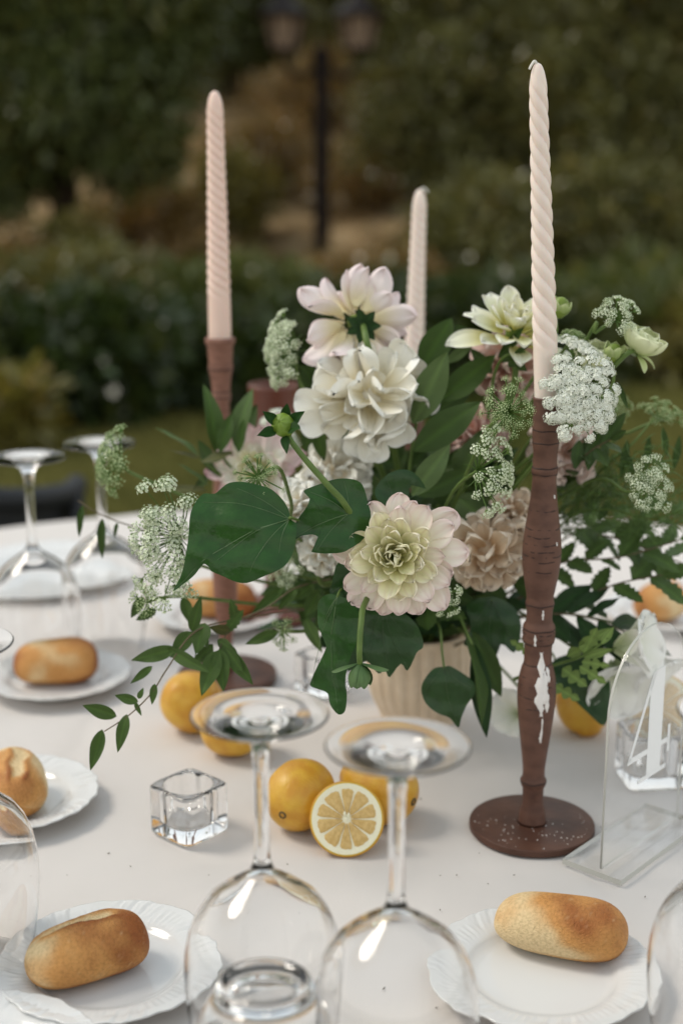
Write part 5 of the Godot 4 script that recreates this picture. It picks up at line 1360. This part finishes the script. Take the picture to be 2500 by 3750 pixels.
	leaf_cluster("trailing_sprig", "small leaved tendrils hanging at the left before the back wine glass", [Vector3(-0.1043, 0.9432, -1.1550), Vector3(-0.1460, 0.9557, -1.1375), Vector3(-0.1913, 0.9722, -1.1315), Vector3(-0.2164, 0.9861, -1.1351)], [["ovate", "laurel_dark", Vector3(-0.2128, 0.9826, -1.1342), Vector3(-0.2164, 0.9566, -1.1274), 0.4], ["ovate", "laurel_dark", Vector3(-0.1967, 0.9722, -1.1315), Vector3(-0.1974, 0.9393, -1.1230), 0.4], ["ovate", "laurel_dark", Vector3(-0.1841, 0.9687, -1.1306), Vector3(-0.1870, 0.9566, -1.1274), 0.5], ["ovate", "laurel_dark", Vector3(-0.1529, 0.9313, -1.0486), Vector3(-0.1630, 0.9150, -1.0444), 0.8], ["toothed", "laurel_dark", Vector3(-0.1428, 0.9215, -1.0461), Vector3(-0.1590, 0.9134, -1.0440), 0.9], ["ovate", "sprig", Vector3(-0.1226, 0.9313, -1.0486), Vector3(-0.1142, 0.9085, -1.0427), 0.7]], small, 0.00075)
	for q in [["right hand sprig of toothed leaves level with the candlestick belly", [Vector3(0.1591, 0.9088, -1.1667), Vector3(0.1896, 0.9290, -1.1513), Vector3(0.2298, 0.9382, -1.1330), Vector3(0.2780, 0.9549, -1.1270)], "sprig", 0.034, 9], ["right hand sprig of toothed leaves reaching to the far roll", [Vector3(0.1554, 0.8944, -1.1630), Vector3(0.1896, 0.8970, -1.1430), Vector3(0.2298, 0.9172, -1.1276), Vector3(0.2637, 0.9271, -1.1198)], "sprig", 0.036, 8], ["dark right hand sprig with big leaves above the lime sprig", [Vector3(0.1492, 0.8827, -1.1393), Vector3(0.1792, 0.8927, -1.1212), Vector3(0.2063, 0.8924, -1.1108), Vector3(0.2386, 0.8786, -1.1073)], "ivy_dark", 0.045, 10], ["blurred right hand sprig of mid green leaves above the far roll", [Vector3(0.1798, 0.9194, -1.2108), Vector3(0.2299, 0.9456, -1.2175), Vector3(0.2724, 0.9493, -1.2185), Vector3(0.3148, 0.9530, -1.2195)], "sprig", 0.030, 10], ["blurred right hand sprig low under the right edge lace flower", [Vector3(0.1807, 0.9360, -1.1944), Vector3(0.2226, 0.9450, -1.1761), Vector3(0.2557, 0.9397, -1.1540), Vector3(0.2925, 0.9254, -1.1504)], "sprig", 0.036, 10], ["dark leaves hanging under the broad white lace flower", [Vector3(0.1639, 0.9681, -1.1614), Vector3(0.1797, 1.0057, -1.1298), Vector3(0.1941, 1.0347, -1.0960), Vector3(0.2075, 1.0487, -1.0790)], "laurel_dark", 0.034, 12]]:
		sprig("toothed_sprig", q[0], [vase_mouth - Vector3(0, 0.03, 0)] + q[1], "toothed" if q[2] == "sprig" else "laurel", q[2], q[3], q[4], Vector3(0, 0.75, 0.65), 0.35, 0.8, "leafy sprigs at the right")
	leaf_cluster("hanging_leaves", "dark drooping leaves under the lace flowers at the right edge", [Vector3(0.1896, 0.9610, -1.1596), Vector3(0.2099, 1.0069, -1.1404), Vector3(0.2345, 1.0352, -1.1271), Vector3(0.2521, 1.0557, -1.1324)], [["laurel", "laurel_dark", Vector3(0.1889, 1.0427, -1.1084), Vector3(0.1831, 1.0214, -1.0926), 1.0], ["laurel", "laurel_dark", Vector3(0.1993, 1.0427, -1.1084), Vector3(0.1941, 1.0214, -1.0926), 1.0], ["laurel", "laurel_dark", Vector3(0.2115, 1.0440, -1.1191), Vector3(0.2079, 1.0226, -1.1032), 0.7], ["laurel", "laurel_dark", Vector3(0.2310, 1.0387, -1.1280), Vector3(0.2257, 1.0080, -1.1201), 0.6], ["laurel", "laurel_dark", Vector3(0.2275, 1.0318, -1.1262), Vector3(0.2363, 1.0114, -1.1210), 0.7], ["laurel", "laurel_dark", Vector3(0.2486, 1.0421, -1.1289), Vector3(0.2451, 1.0114, -1.1210), 0.55], ["laurel", "laurel_dark", Vector3(0.2569, 1.0508, -1.1208), Vector3(0.2604, 1.0271, -1.1147), 0.6], ["laurel", "laurel_dark", Vector3(0.2103, 1.0944, -1.0701), Vector3(0.2169, 1.0751, -1.0651), 0.5], ["laurel", "laurel_dark", Vector3(0.2226, 0.9836, -1.1448), Vector3(0.2099, 0.9687, -1.1306), 0.8], ["laurel", "laurel_dark", Vector3(0.2756, 1.0401, -1.1387), Vector3(0.2703, 1.0126, -1.1316), 0.6]])
	# feathery foliage at the right
	for q in [["feathery green foliage left of the right edge lace flower", [Vector3(0.1749, 0.9788, -1.1642), Vector3(0.2028, 1.0034, -1.1395), Vector3(0.2290, 1.0136, -1.1112), Vector3(0.2455, 1.0281, -1.0943)]], ["feathery green foliage at the right edge below the lace flower", [Vector3(0.1786, 0.9539, -1.1577), Vector3(0.2135, 0.9791, -1.1333), Vector3(0.2486, 0.9773, -1.1121), Vector3(0.2719, 0.9891, -1.0945)]], ["feathery green foliage in shadow right behind the candlestick belly", [Vector3(0.1703, 0.9450, -1.1761), Vector3(0.1896, 0.9752, -1.1632), Vector3(0.2208, 0.9847, -1.1554), Vector3(0.2536, 0.9883, -1.1563)]]]:
		var f := thing("feather_foliage", q[0], "foliage", vase_mouth, "feathery lace foliage")
		var path := smooth_path([vase_mouth - Vector3(0, 0.03, 0)] + q[1], 8)
		var b := MB.new()
		b.tube(path, ramp_radii(path.size(), 0.0014, 0.0008), 5, Color(0.7, 0.7, 0.7))
		world_obj("stem", b, M.stem, f, true)
		var n := MB.new()
		for i in 280:
			var k := rng.randi_range(9, path.size() - 1)
			var a: Vector3 = path[k] + Vector3(rng.randf_range(-1, 1), rng.randf_range(-1, 1), rng.randf_range(-1, 1)) * 0.016
			var dir: Vector3 = Vector3(rng.randf_range(-0.2, 1), rng.randf_range(-0.7, 0.8), rng.randf_range(-0.7, 0.7)).normalized()
			n.tube([a, a + dir * 0.008 + Vector3(0, 0.001, 0), a + dir * rng.randf_range(0.012, 0.02)], [0.0004, 0.0005, 0.0001], 3, Color(0.8, 0.85, 0.7))
		n.v = f.transform.affine_inverse() * n.v
		var nm := obj("needles", n.mesh(M.sprig), f)
		nm.set_meta("kind", "stuff")
	# filler in the heart of the arrangement
	for i in 18:
		var a := TAU * i / 18.0 * 2.0 + rng.randf() * 0.4
		var out := Vector3(cos(a), 0, sin(a) * 0.8)
		var tall := rng.randf_range(0.03, 0.17)
		var wide := rng.randf_range(0.07, 0.15) * (1.0 if tall < 0.10 else 0.7)
		var tip := vase_mouth + out * wide + Vector3(0, tall, 0.05)
		var pts := [vase_mouth - Vector3(0, 0.035, 0) + out * 0.01, vase_mouth + out * 0.025 + Vector3(0, 0.03, 0.01), vase_mouth.lerp(tip, 0.6) + Vector3(0, 0.03, 0), tip]
		var kind: String = ["laurel", "ovate", "toothed"][i % 3]
		sprig("filler_sprig", "dark green leafy sprig packed between the flowers above the vase", pts, kind, ["ivy_dark", "laurel_dark", "laurel_dark", "laurel"][i % 4], rng.randf_range(0.042, 0.06), 9, Vector3(0, 0.5, 0.85), 0.25, 0.9, "dark filler sprigs in the arrangement", 0.0009, "stem")
	# the short skirt of leaves that hides the rim of the vase
	for i in 8:
		var a := PI * (-0.05 + 1.1 * i / 7.0)
		var out := Vector3(cos(a), 0, sin(a))
		var tip := vase_mouth + out * rng.randf_range(0.085, 0.12) + Vector3(0, rng.randf_range(0.015, 0.06), 0)
		sprig("collar_sprig", "dark leafy sprig spilling over the rim of the cream vase", [vase_mouth - Vector3(0, 0.035, 0) + out * 0.01, vase_mouth + out * 0.03 + Vector3(0, 0.03, 0), tip], "ovate" if i % 2 else "laurel", "ivy_dark", rng.randf_range(0.04, 0.055), 6, Vector3(0, 0.8, 0.5), 0.35, 0.9, "dark sprigs over the vase rim", 0.0009, "stem")


# ---------------------------------------------------------------- the garden
func ground_height(x: float, z: float) -> float:
	var d := -z
	return maxf(0.0, d - 9.3) * 0.10 * smoothstep(8.6, 10.5, d) + maxf(0.0, d - 12.4) * 0.22 + 0.12 * sin(x * 0.7) * smoothstep(9.0, 13.0, d) + 0.10 * sin(x * 1.9 + z) * smoothstep(9.0, 13.0, d)


func make_ground() -> void:
	var b := MB.new()
	var rows := []
	for i in 61:
		var z := 12.0 - 20.8 * i / 60.0
		var row := PackedVector3Array()
		for k in 41:
			row.append(Vector3(-24 + 48.0 * k / 40, 0, z))
		rows.append(row)
	b.sheet(rows)
	obj("lawn", b.mesh(M.lawn)).set_meta("kind", "structure")
	var c := MB.new()
	rows = []
	for i in 81:
		var z := -8.4 - 51.6 * pow(i / 80.0, 1.4)
		var row := PackedVector3Array()
		for k in 81:
			var x := -40 + 80.0 * k / 80
			row.append(Vector3(x, ground_height(x, z) + (0.012 if z > -9 else 0.0), z))
		rows.append(row)
	c.sheet(rows)
	obj("hillside", c.mesh(M.soil)).set_meta("kind", "structure")
	# tufts of grass, nobody could count them
	var t := MB.new()
	for i in 14:
		var a := rng.randf() * TAU
		var o := Vector3(rng.randf_range(-0.04, 0.04), 0, rng.randf_range(-0.04, 0.04))
		var d := Vector3(cos(a), 0, sin(a))
		var h := rng.randf_range(0.025, 0.055)
		var s := d.cross(Vector3.UP) * 0.0025
		t.tri(o - s, o + s, o + d * h * 0.5 + Vector3(0, h, 0), Color(0.9, 0.9, 0.9))
	var mm := MultiMesh.new()
	mm.transform_format = MultiMesh.TRANSFORM_3D
	mm.use_colors = true
	mm.mesh = t.mesh(M.grass_blade)
	mm.instance_count = 26000
	for i in 26000:
		var z := -2.0 - 6.6 * pow(rng.randf(), 0.8)
		var x := rng.randf_range(-0.34, 0.34) * (-z + 1.5) * 1.1
		mm.set_instance_transform(i, Transform3D(Basis(Vector3.UP, rng.randf() * TAU).scaled(Vector3.ONE * rng.randf_range(0.6, 1.3)), Vector3(x, 0, z)))
		var dry := clampf(0.5 + 0.5 * sin(x * 2.1 + 0.4 * z) + rng.randf_range(-0.4, 0.4), 0, 1)
		mm.set_instance_color(i, Color(0.075, 0.10, 0.018).lerp(Color(0.23, 0.21, 0.06), dry))
	var g := MultiMeshInstance3D.new()
	g.name = "lawn_grass"
	g.multimesh = mm
	g.set_meta("kind", "stuff")
	tag(g, "short olive green grass of the lawn behind the table", "grass")
	add_child(g)


func clump(key: String, m: String, n: int, l: float, w: float) -> ArrayMesh:
	if cache.has(key):
		return cache[key]
	var b := MB.new()
	var r := RandomNumberGenerator.new()
	r.seed = hash(key)
	for i in n:
		var d := Vector3(r.randf_range(-1, 1), r.randf_range(-0.8, 1), r.randf_range(-1, 1)).normalized()
		var o := d * r.randf_range(0.02, 0.14)
		var dir := (d + Vector3(r.randf_range(-1, 1), r.randf_range(-1, 0.6), r.randf_range(-1, 1)) * 0.8).normalized()
		var s := dir.cross(Vector3(r.randf_range(-1, 1), r.randf_range(-1, 1), r.randf_range(-1, 1))).normalized() * w
		var c := Color.WHITE * r.randf_range(0.75, 1.0)
		b.tri(o, o + dir * l * 0.5 + s, o + dir * l, c)
		b.tri(o, o + dir * l, o + dir * l * 0.5 - s, c)
	cache[key] = b.mesh(M[m])
	return cache[key]


func foliage(parent: Node3D, blobs: Array, count: int, mesh: Mesh, called := "crown") -> void:
	# blobs: [centre, radii]; leaf clumps lie thicker toward each blob's skin
	var mm := MultiMesh.new()
	mm.transform_format = MultiMesh.TRANSFORM_3D
	mm.use_colors = true
	mm.mesh = mesh
	mm.instance_count = count
	var total := 0.0
	for q in blobs:
		total += q[1].x * q[1].y + 0.05
	var i := 0
	for q in blobs:
		var share := int(count * (q[1].x * q[1].y + 0.05) / total)
		for k in share + (count if q == blobs[-1] else 0):
			if i >= count:
				break
			var d := Vector3(rng.randfn(), rng.randfn(), rng.randfn()).normalized() * pow(rng.randf(), 0.45)
			var lump := 1.0 + 0.3 * sin(d.x * 5.0 + q[0].y * 9.0) * sin(d.y * 5.0 + q[0].x * 7.0) * sin(d.z * 4.0 + 1.0)
			mm.set_instance_transform(i, Transform3D(Basis.from_euler(Vector3(rng.randf(), rng.randf(), rng.randf()) * TAU).scaled(Vector3.ONE * rng.randf_range(0.7, 1.3)), q[0] + d * q[1] * lump))
			var c := Color(1, 1, 1) * rng.randf_range(0.75, 1.25)
			if rng.randf() < 0.15:
				c = Color(1.35, 1.1, 0.8)
			mm.set_instance_color(i, c)
			i += 1
	var g := MultiMeshInstance3D.new()
	g.name = called
	g.multimesh = mm
	g.set_meta("kind", "stuff")
	parent.add_child(g)


func tree(called: String, label: String, x: float, z: float, h: float, blobs: Array, count: int, mesh: Mesh, thick := 0.14) -> void:
	var y := ground_height(x, z) - 0.05
	var o := thing(called, label, "tree", Vector3(x, y, z))
	var b := MB.new()
	var p := smooth_path([Vector3.ZERO, Vector3(0.1, h * 0.25, 0.05), Vector3(-0.06, h * 0.5, 0), Vector3(0.05, h * 0.8, -0.1)], 5)
	b.tube(p, ramp_radii(p.size(), thick, thick * 0.35), 9)
	for q in blobs:
		var a: Vector3 = p[rng.randi_range(4, 10)]
		var s := smooth_path([a, a.lerp(q[0], 0.5) + Vector3(0, 0.2, 0), q[0]], 4)
		b.tube(s, ramp_radii(s.size(), thick * 0.45, thick * 0.12), 6)
	obj("trunk", b.mesh(M.bark, true), o)
	foliage(o, blobs, count, mesh)


func make_garden() -> void:
	var olive := clump("olive", "tree_leaf", 16, 0.085, 0.016)
	var green := clump("green", "tree_leaf_green", 16, 0.095, 0.020)
	var box := clump("box", "shrub_leaf", 16, 0.07, 0.02)
	var V := func(a: float, b: float, c: float) -> Vector3: return Vector3(a, b, c)
	var dry := clump("dry", "dry_leaf", 14, 0.08, 0.016)
	tree("olive_tree", "large dark green tree filling the upper left corner", -2.25, -11.4, 3.4, [[V.call(0.1, 1.6, 0.3), V.call(0.85, 0.55, 0.8)], [V.call(0.55, 2.0, 0.2), V.call(0.7, 0.6, 0.7)], [V.call(-0.7, 1.5, 0.2), V.call(0.8, 0.7, 0.8)], [V.call(0.6, 1.25, 0.4), V.call(0.45, 0.35, 0.4)], [V.call(0.0, 2.5, 0.1), V.call(1.2, 0.7, 0.9)], [V.call(-0.6, 0.95, 0.4), V.call(0.55, 0.35, 0.5)], [V.call(-1.5, 2.2, 0), V.call(0.9, 1.0, 0.8)], [V.call(0.85, 2.45, 0.2), V.call(0.6, 0.5, 0.6)]], 7600, green)
	tree("olive_tree", "brownish olive tree standing right of the lamp post", 1.05, -11.9, 3.6, [[V.call(-0.2, 1.3, 0.3), V.call(0.75, 0.6, 0.7)], [V.call(0.5, 1.8, 0.1), V.call(0.8, 0.65, 0.7)], [V.call(-0.35, 2.1, 0), V.call(0.6, 0.5, 0.6)], [V.call(0.3, 0.75, 0.4), V.call(0.8, 0.5, 0.6)], [V.call(0.1, 2.6, 0), V.call(1.0, 0.6, 0.8)], [V.call(0.9, 1.2, 0.3), V.call(0.6, 0.6, 0.6)]], 7200, olive)
	tree("olive_tree", "bushy olive tree at the upper right edge", 2.55, -11.3, 3.6, [[V.call(-0.3, 1.2, 0.3), V.call(0.8, 0.7, 0.7)], [V.call(0.3, 1.8, 0.1), V.call(0.8, 0.8, 0.8)], [V.call(-0.7, 2.0, 0), V.call(0.6, 0.6, 0.7)], [V.call(0.1, 2.6, 0), V.call(1.1, 0.6, 0.8)], [V.call(0.2, 0.6, 0.4), V.call(0.8, 0.45, 0.6)], [V.call(-0.8, 1.5, 0.3), V.call(0.5, 0.5, 0.5)]], 7200, olive)
	tree("olive_tree", "dim tree up the slope between the two lanterns", 0.3, -16.5, 4.0, [[V.call(0, 1.2, 0), V.call(1.0, 0.7, 0.9)], [V.call(-0.8, 1.9, 0), V.call(0.9, 0.7, 0.8)], [V.call(0.7, 2.0, 0), V.call(0.9, 0.8, 0.8)]], 3600, olive)
	tree("olive_tree", "dim green tree up the slope left of the lanterns", -1.3, -17.5, 4.2, [[V.call(0, 1.0, 0), V.call(1.0, 0.7, 0.9)], [V.call(0.7, 1.7, 0), V.call(0.9, 0.7, 0.8)], [V.call(-0.9, 1.8, 0), V.call(1.0, 0.8, 0.8)]], 3600, green)
	tree("olive_tree", "far dark tree behind the right olive trees", 3.4, -18.0, 5.0, [[V.call(0, 1.8, 0), V.call(2.0, 1.4, 1.4)], [V.call(1.8, 2.6, 0), V.call(1.6, 1.4, 1.2)], [V.call(-1.4, 2.6, 0), V.call(1.4, 1.2, 1.0)]], 3600, olive)
	tree("olive_tree", "far dark tree behind the upper left tree", -5.0, -18.0, 5.4, [[V.call(0, 2.0, 0), V.call(2.0, 1.6, 1.4)], [V.call(1.6, 3.0, 0), V.call(1.6, 1.4, 1.2)], [V.call(-1.6, 3.0, 0), V.call(1.6, 1.4, 1.0)]], 3600, green)
	tree("olive_tree", "farthest tree closing the top of the slope in the middle", -0.6, -24.0, 5.4, [[V.call(0, 1.8, 0), V.call(2.4, 1.5, 1.5)], [V.call(2.0, 2.4, 0), V.call(1.8, 1.4, 1.2)], [V.call(-2.2, 2.4, 0), V.call(1.8, 1.4, 1.2)]], 4200, olive)
	# taller bushes that break the line of the hedge
	for q in [[-2.7, -8.6, 0.62, "taller green bush behind the hedge at the left edge"], [-1.75, -8.9, 0.55, "green bush rising behind the hedge right of the left edge"], [-0.75, -9.0, 0.42, "green bush behind the hedge under the lamp post"], [0.15, -9.3, 0.5, "green bush behind the hedge right of the lamp post"], [0.95, -9.8, 0.92, "green bush behind the hedge left of the nearest candle"], [1.7, -9.9, 1.02, "green bush behind the hedge right of the nearest candle"], [2.45, -9.8, 0.92, "green bush behind the hedge near the right edge"]]:
		var y := ground_height(q[0], q[1])
		var o := thing("loose_bush", q[3], "shrub", Vector3(q[0], y, q[1]))
		var b := MB.new()
		for k in 5:
			var a := TAU * k / 5
			b.tube([Vector3(0, -0.03, 0), Vector3(cos(a) * 0.1, q[2] * 0.4, sin(a) * 0.1), Vector3(cos(a) * 0.25, q[2] * 0.8, sin(a) * 0.2)], [0.015, 0.01, 0.004], 5)
		obj("branches", b.mesh(M.bark, true), o)
		foliage(o, [[Vector3(0, q[2] * 0.5, 0), Vector3(0.5, q[2] * 0.45, 0.4)], [Vector3(0.15, q[2] * 0.8, 0), Vector3(0.38, q[2] * 0.3, 0.3)], [Vector3(-0.25, q[2] * 0.7, 0), Vector3(0.2, q[2] * 0.25, 0.25)]], 620, olive if q[2] > 0.7 else [green, olive, dry][int(q[2] * 100) % 3], "leaves")
	# dry undergrowth on the slope
	for q in [[-1.75, -12.6, 0.55, "dry brown bush on the slope left of the left candle"], [-0.85, -14.2, 0.6, "dry brown bush on the slope between the left candle and the lamp post"], [-2.5, -10.3, 0.45, "dry brown bush at the left edge under the dark tree"], [0.35, -13.6, 0.6, "dry brown bush on the slope right of the lamp post"], [-1.2, -10.9, 0.35, "low dry bush just above the hedge behind the left candle"], [0.7, -10.6, 0.5, "low dry bush just above the hedge behind the back candle"], [1.9, -10.4, 0.5, "low dry bush between the right olive trunks"], [-0.3, -15.8, 0.7, "dry brown bush high on the slope behind the lamp post"]]:
		var y := ground_height(q[0], q[1])
		var o := thing("dry_bush", q[3], "shrub", Vector3(q[0], y, q[1]))
		var b := MB.new()
		for k in 5:
			var a := TAU * k / 5
			b.tube([Vector3(0, -0.03, 0), Vector3(cos(a) * 0.1, q[2] * 0.4, sin(a) * 0.1), Vector3(cos(a) * 0.3, q[2] * 0.8, sin(a) * 0.2)], [0.015, 0.01, 0.004], 5)
		obj("branches", b.mesh(M.bark, true), o)
		foliage(o, [[Vector3(0, q[2] * 0.5, 0), Vector3(q[2] * 1.1, q[2] * 0.5, q[2] * 0.7)], [Vector3(0.2, q[2] * 0.7, 0), Vector3(q[2] * 0.6, q[2] * 0.5, q[2] * 0.5)]], 420, dry, "leaves")
	# low shrubs along the foot of the slope
	var shrubs := [[-3.1, -5.80, 0.66, "leftmost dark clipped shrub of the low hedge"], [-2.25, -6.22, 0.58, "second dark shrub of the hedge, behind the back wine glasses"], [-1.45, -6.62, 0.68, "dark shrub of the hedge behind the left candlestick"], [-0.55, -7.07, 0.50, "dark shrub of the hedge hidden behind the pink dahlia"], [0.5, -7.60, 0.60, "dark shrub of the hedge behind the back candle"], [1.35, -8.03, 0.5, "dark shrub of the hedge behind the nearest candle"], [2.1, -8.40, 0.62, "dark shrub of the hedge behind the ranunculus"], [3.0, -8.85, 0.56, "rightmost dark shrub of the hedge"]]
	for q in shrubs:
		var o := thing("hedge_shrub", q[3], "shrub", Vector3(q[0], 0, q[1]), "shrubs of the low hedge")
		var b := MB.new()
		for k in 5:
			var a := TAU * k / 5
			b.tube([Vector3(0, -0.02, 0), Vector3(cos(a) * 0.12, 0.2, sin(a) * 0.1), Vector3(cos(a) * 0.3, 0.45, sin(a) * 0.25)], [0.02, 0.014, 0.006], 5)
		obj("branches", b.mesh(M.bark, true), o)
		var h: float = q[2]
		foliage(o, [[Vector3(0, h * 0.36, 0), Vector3(0.62, h * 0.42, 0.42)], [Vector3(-0.3, h * 0.52, 0.05), Vector3(0.34, h * 0.36, 0.34)], [Vector3(0.32, h * 0.5, 0), Vector3(0.32, h * 0.38, 0.34)]], 1500, green if q[0] > 0.9 or absf(q[0] + 2.25) < 0.1 else box, "leaves")
	var lime := clump("lime", "yellow_leaf", 16, 0.07, 0.02)
	for q in [[-0.98, -13.0, 0.5, "yellow green bush catching light on the slope beside the left candle"], [1.95, -7.6, 0.30, "yellow green bush in front of the hedge near the right edge"], [-1.36, -5.85, 0.17, "yellow green bush in front of the dark hedge near the left edge"], [-1.95, -10.6, 0.4, "dry yellowish bush under the upper left tree"]]:
		var y := ground_height(q[0], q[1])
		var o := thing("yellow_bush", q[3], "shrub", Vector3(q[0], y, q[1]))
		var b := MB.new()
		for k in 4:
			var a := TAU * k / 4
			b.tube([Vector3(0, -0.02, 0), Vector3(cos(a) * 0.1, 0.15, sin(a) * 0.1), Vector3(cos(a) * 0.18, 0.32, sin(a) * 0.15)], [0.015, 0.01, 0.004], 5)
		obj("branches", b.mesh(M.bark, true), o)
		foliage(o, [[Vector3(0, q[2] * 0.8 + 0.05, 0), Vector3(q[2] * 0.8, q[2] * 0.8, q[2] * 0.7)]], 60 + int(q[2] * 400), lime, "leaves")


func make_lamp_post() -> void:
	var x := -0.148
	var z := -11.0
	var y := ground_height(x, z)
	var o := thing("lamp_post", "black iron lamp post with two lanterns on the slope, out of focus", "lamp post", Vector3(x, y, z))
	var top := 1.68
	var b := MB.new()
	b.lathe([Vector2(0.0001, -0.05), Vector2(0.12, -0.05), Vector2(0.12, 0.10), Vector2(0.075, 0.16), Vector2(0.06, 0.35), Vector2(0.062, 0.38), Vector2(0.060, 1.0), Vector2(0.072, 1.03), Vector2(0.058, 1.06), Vector2(0.056, top - 0.1), Vector2(0.06, top - 0.06), Vector2(0.075, top), Vector2(0.05, top + 0.05), Vector2(0.0001, top + 0.1)], 20)
	obj("post", b.mesh(M.iron, true), o)
	for s in [-1, 1]:
		var a := MB.new()
		var path := smooth_path([Vector3(0, top - 0.05, 0), Vector3(s * 0.12, top - 0.13, 0), Vector3(s * 0.23, top - 0.10, 0), Vector3(s * 0.275, top + 0.02, 0)], 6)
		a.tube(path, ramp_radii(path.size(), 0.024, 0.018), 8)
		obj("arm", a.mesh(M.iron, true), o)
		var l := Node3D.new()
		l.name = numbered("lantern", o)
		o.add_child(l, true)
		l.position = Vector3(s * 0.275, top + 0.02, 0)
		l.scale = Vector3.ONE * 0.88
		var base := MB.new()
		base.lathe([Vector2(0.0001, 0), Vector2(0.06, 0), Vector2(0.11, 0.03), Vector2(0.12, 0.045), Vector2(0.0001, 0.045)], 6)
		obj("lantern_base", base.mesh(M.iron, true, true), l)
		var panes := MB.new()
		panes.lathe([Vector2(0.115, 0.046), Vector2(0.175, 0.30)], 6)
		obj("panes", panes.mesh(M.lantern_glass, false, true), l)
		var bars := MB.new()
		for k in 6:
			var e := TAU * k / 6
			bars.tube([Vector3(cos(e) * 0.117, 0.045, sin(e) * 0.117), Vector3(cos(e) * 0.178, 0.302, sin(e) * 0.178)], [0.012, 0.012], 5)
		obj("bars", bars.mesh(M.iron, true), l)
		var roof := MB.new()
		roof.lathe([Vector2(0.0001, 0.30), Vector2(0.235, 0.30), Vector2(0.24, 0.315), Vector2(0.17, 0.37), Vector2(0.09, 0.42), Vector2(0.08, 0.46), Vector2(0.04, 0.48), Vector2(0.025, 0.53), Vector2(0.035, 0.55), Vector2(0.0001, 0.59)], 12)
		var rm: StandardMaterial3D = M.iron.duplicate()
		rm.roughness = 0.3
		obj("lantern_roof", roof.mesh(rm, true), l)


func make_chair() -> void:
	var o := thing("garden_chair", "black chair beyond the table at the left edge, only its rounded back showing", "chair", Vector3(-0.70, 0, -2.42))
	o.rotation.y = 0.25
	var b := MB.new()
	var rail := []
	for i in 13:
		var a := PI * i / 12
		rail.append(Vector3(cos(a) * 0.235, 0.715 - 0.04 * absf(cos(a)), -0.02 + sin(a) * 0.19))
	b.tube(rail, ramp_radii(13, 0.020, 0.020), 10)
	obj("top_rail", b.mesh(M.chair_black, true), o)
	var panel := MB.new()
	var rows := []
	for j in 5:
		var row := PackedVector3Array()
		for i in 13:
			var a := PI * (0.08 + 0.84 * i / 12.0)
			row.append(Vector3(cos(a) * (0.232 - 0.004 * j), 0.70 - 0.04 * absf(cos(a)) - 0.055 * j, -0.02 + sin(a) * (0.186 - 0.01 * j)))
		rows.append(row)
	panel.sheet(rows)
	obj("backrest", panel.mesh(M.chair_black), o)
	var seat := MB.new()
	seat.box(Vector3(-0.22, 0.43, -0.24), Vector3(0.22, 0.46, 0.18), Color.WHITE, 0.01)
	obj("seat", seat.mesh(M.chair_black, true), o)
	for s in [[-0.2, 0.16], [0.2, 0.16], [-0.2, -0.21], [0.2, -0.21]]:
		var l := MB.new()
		l.tube([Vector3(s[0] * 1.08, 0, s[1] * 1.1), Vector3(s[0], 0.44, s[1]), Vector3(s[0] * 1.15, 0.68, s[1] * 0.2 + 0.02)] if s[1] > 0 else [Vector3(s[0] * 1.08, 0, s[1] * 1.1), Vector3(s[0], 0.435, s[1])], [0.014, 0.017, 0.014] if s[1] > 0 else [0.014, 0.017], 8)
		obj("leg", l.mesh(M.chair_black, true), o)


func _ready() -> void:
	rng.seed = 20240
	# camera
	var cam := Camera3D.new()
	cam.name = "camera"
	add_child(cam)
	cam.position = Vector3(0, 1.27, 0)
	cam.rotation_degrees = Vector3(-14.5, 0, 0)
	var lens := CameraAttributesPhysical.new()
	lens.frustum_focal_length = 48.6
	lens.exposure_aperture = 3.6
	lens.frustum_focus_distance = 0.97
	lens.frustum_near = 0.05
	lens.frustum_far = 200.0
	cam.attributes = lens
	cam.fov = 39.6
	cam.near = 0.05
	cam.far = 200.0
	# sky: a bright even overcast
	var sky := ProceduralSkyMaterial.new()
	sky.sky_top_color = Color(0.68, 0.72, 0.75)
	sky.sky_horizon_color = Color(1.0, 0.975, 0.925)
	sky.sky_curve = 0.25
	sky.ground_bottom_color = Color(0.22, 0.21, 0.14)
	sky.ground_horizon_color = Color(0.3, 0.28, 0.2)
	sky.sun_angle_max = 40.0
	sky.sun_curve = 0.2
	var env := Environment.new()
	env.background_mode = Environment.BG_SKY
	env.sky = Sky.new()
	env.sky.sky_material = sky
	env.tonemap_mode = Environment.TONE_MAPPER_LINEAR
	env.tonemap_exposure = 1.66
	env.sdfgi_enabled = true
	env.ssao_enabled = true
	env.ssil_enabled = true
	var world := WorldEnvironment.new()
	world.name = "world"
	world.environment = env
	add_child(world)
	# the veiled sun, high at the left of the table and a little behind it
	var sun := DirectionalLight3D.new()
	sun.name = "sun"
	sun.light_color = Color(1.0, 0.965, 0.91)
	sun.light_energy = 0.36
	sun.light_angular_distance = 20.0
	sun.shadow_enabled = true
	add_child(sun)
	sun.look_at_from_position(Vector3(-5.0, 6.2, -1.2), Vector3(0, 0, 0))
	make_materials()
	make_ground()
	make_table()
	make_garden()
	make_vase()
	make_candles()
	make_places()
	make_lemons()
	make_glasses()
	votive("clear square tealight glass on the cloth left of the lemons, corner forward", Vector3(-0.1186, 0.7500, -1.0147), PI / 4 + 0.06, 0.0232, 0.040)
	votive("blurred tealight glass behind the hanging ivy leaf left of the vase", Vector3(-0.0180, 0.7500, -1.3074), PI / 4, 0.0215, 0.040)
	votive("clear square tealight glass standing behind the table number sign", Vector3(0.2600, 0.7500, -1.1077), 0.12, 0.0250, 0.046)
	make_sign()
	make_flowers()
	make_lace()
	make_greenery()
	make_lamp_post()
	make_chair()
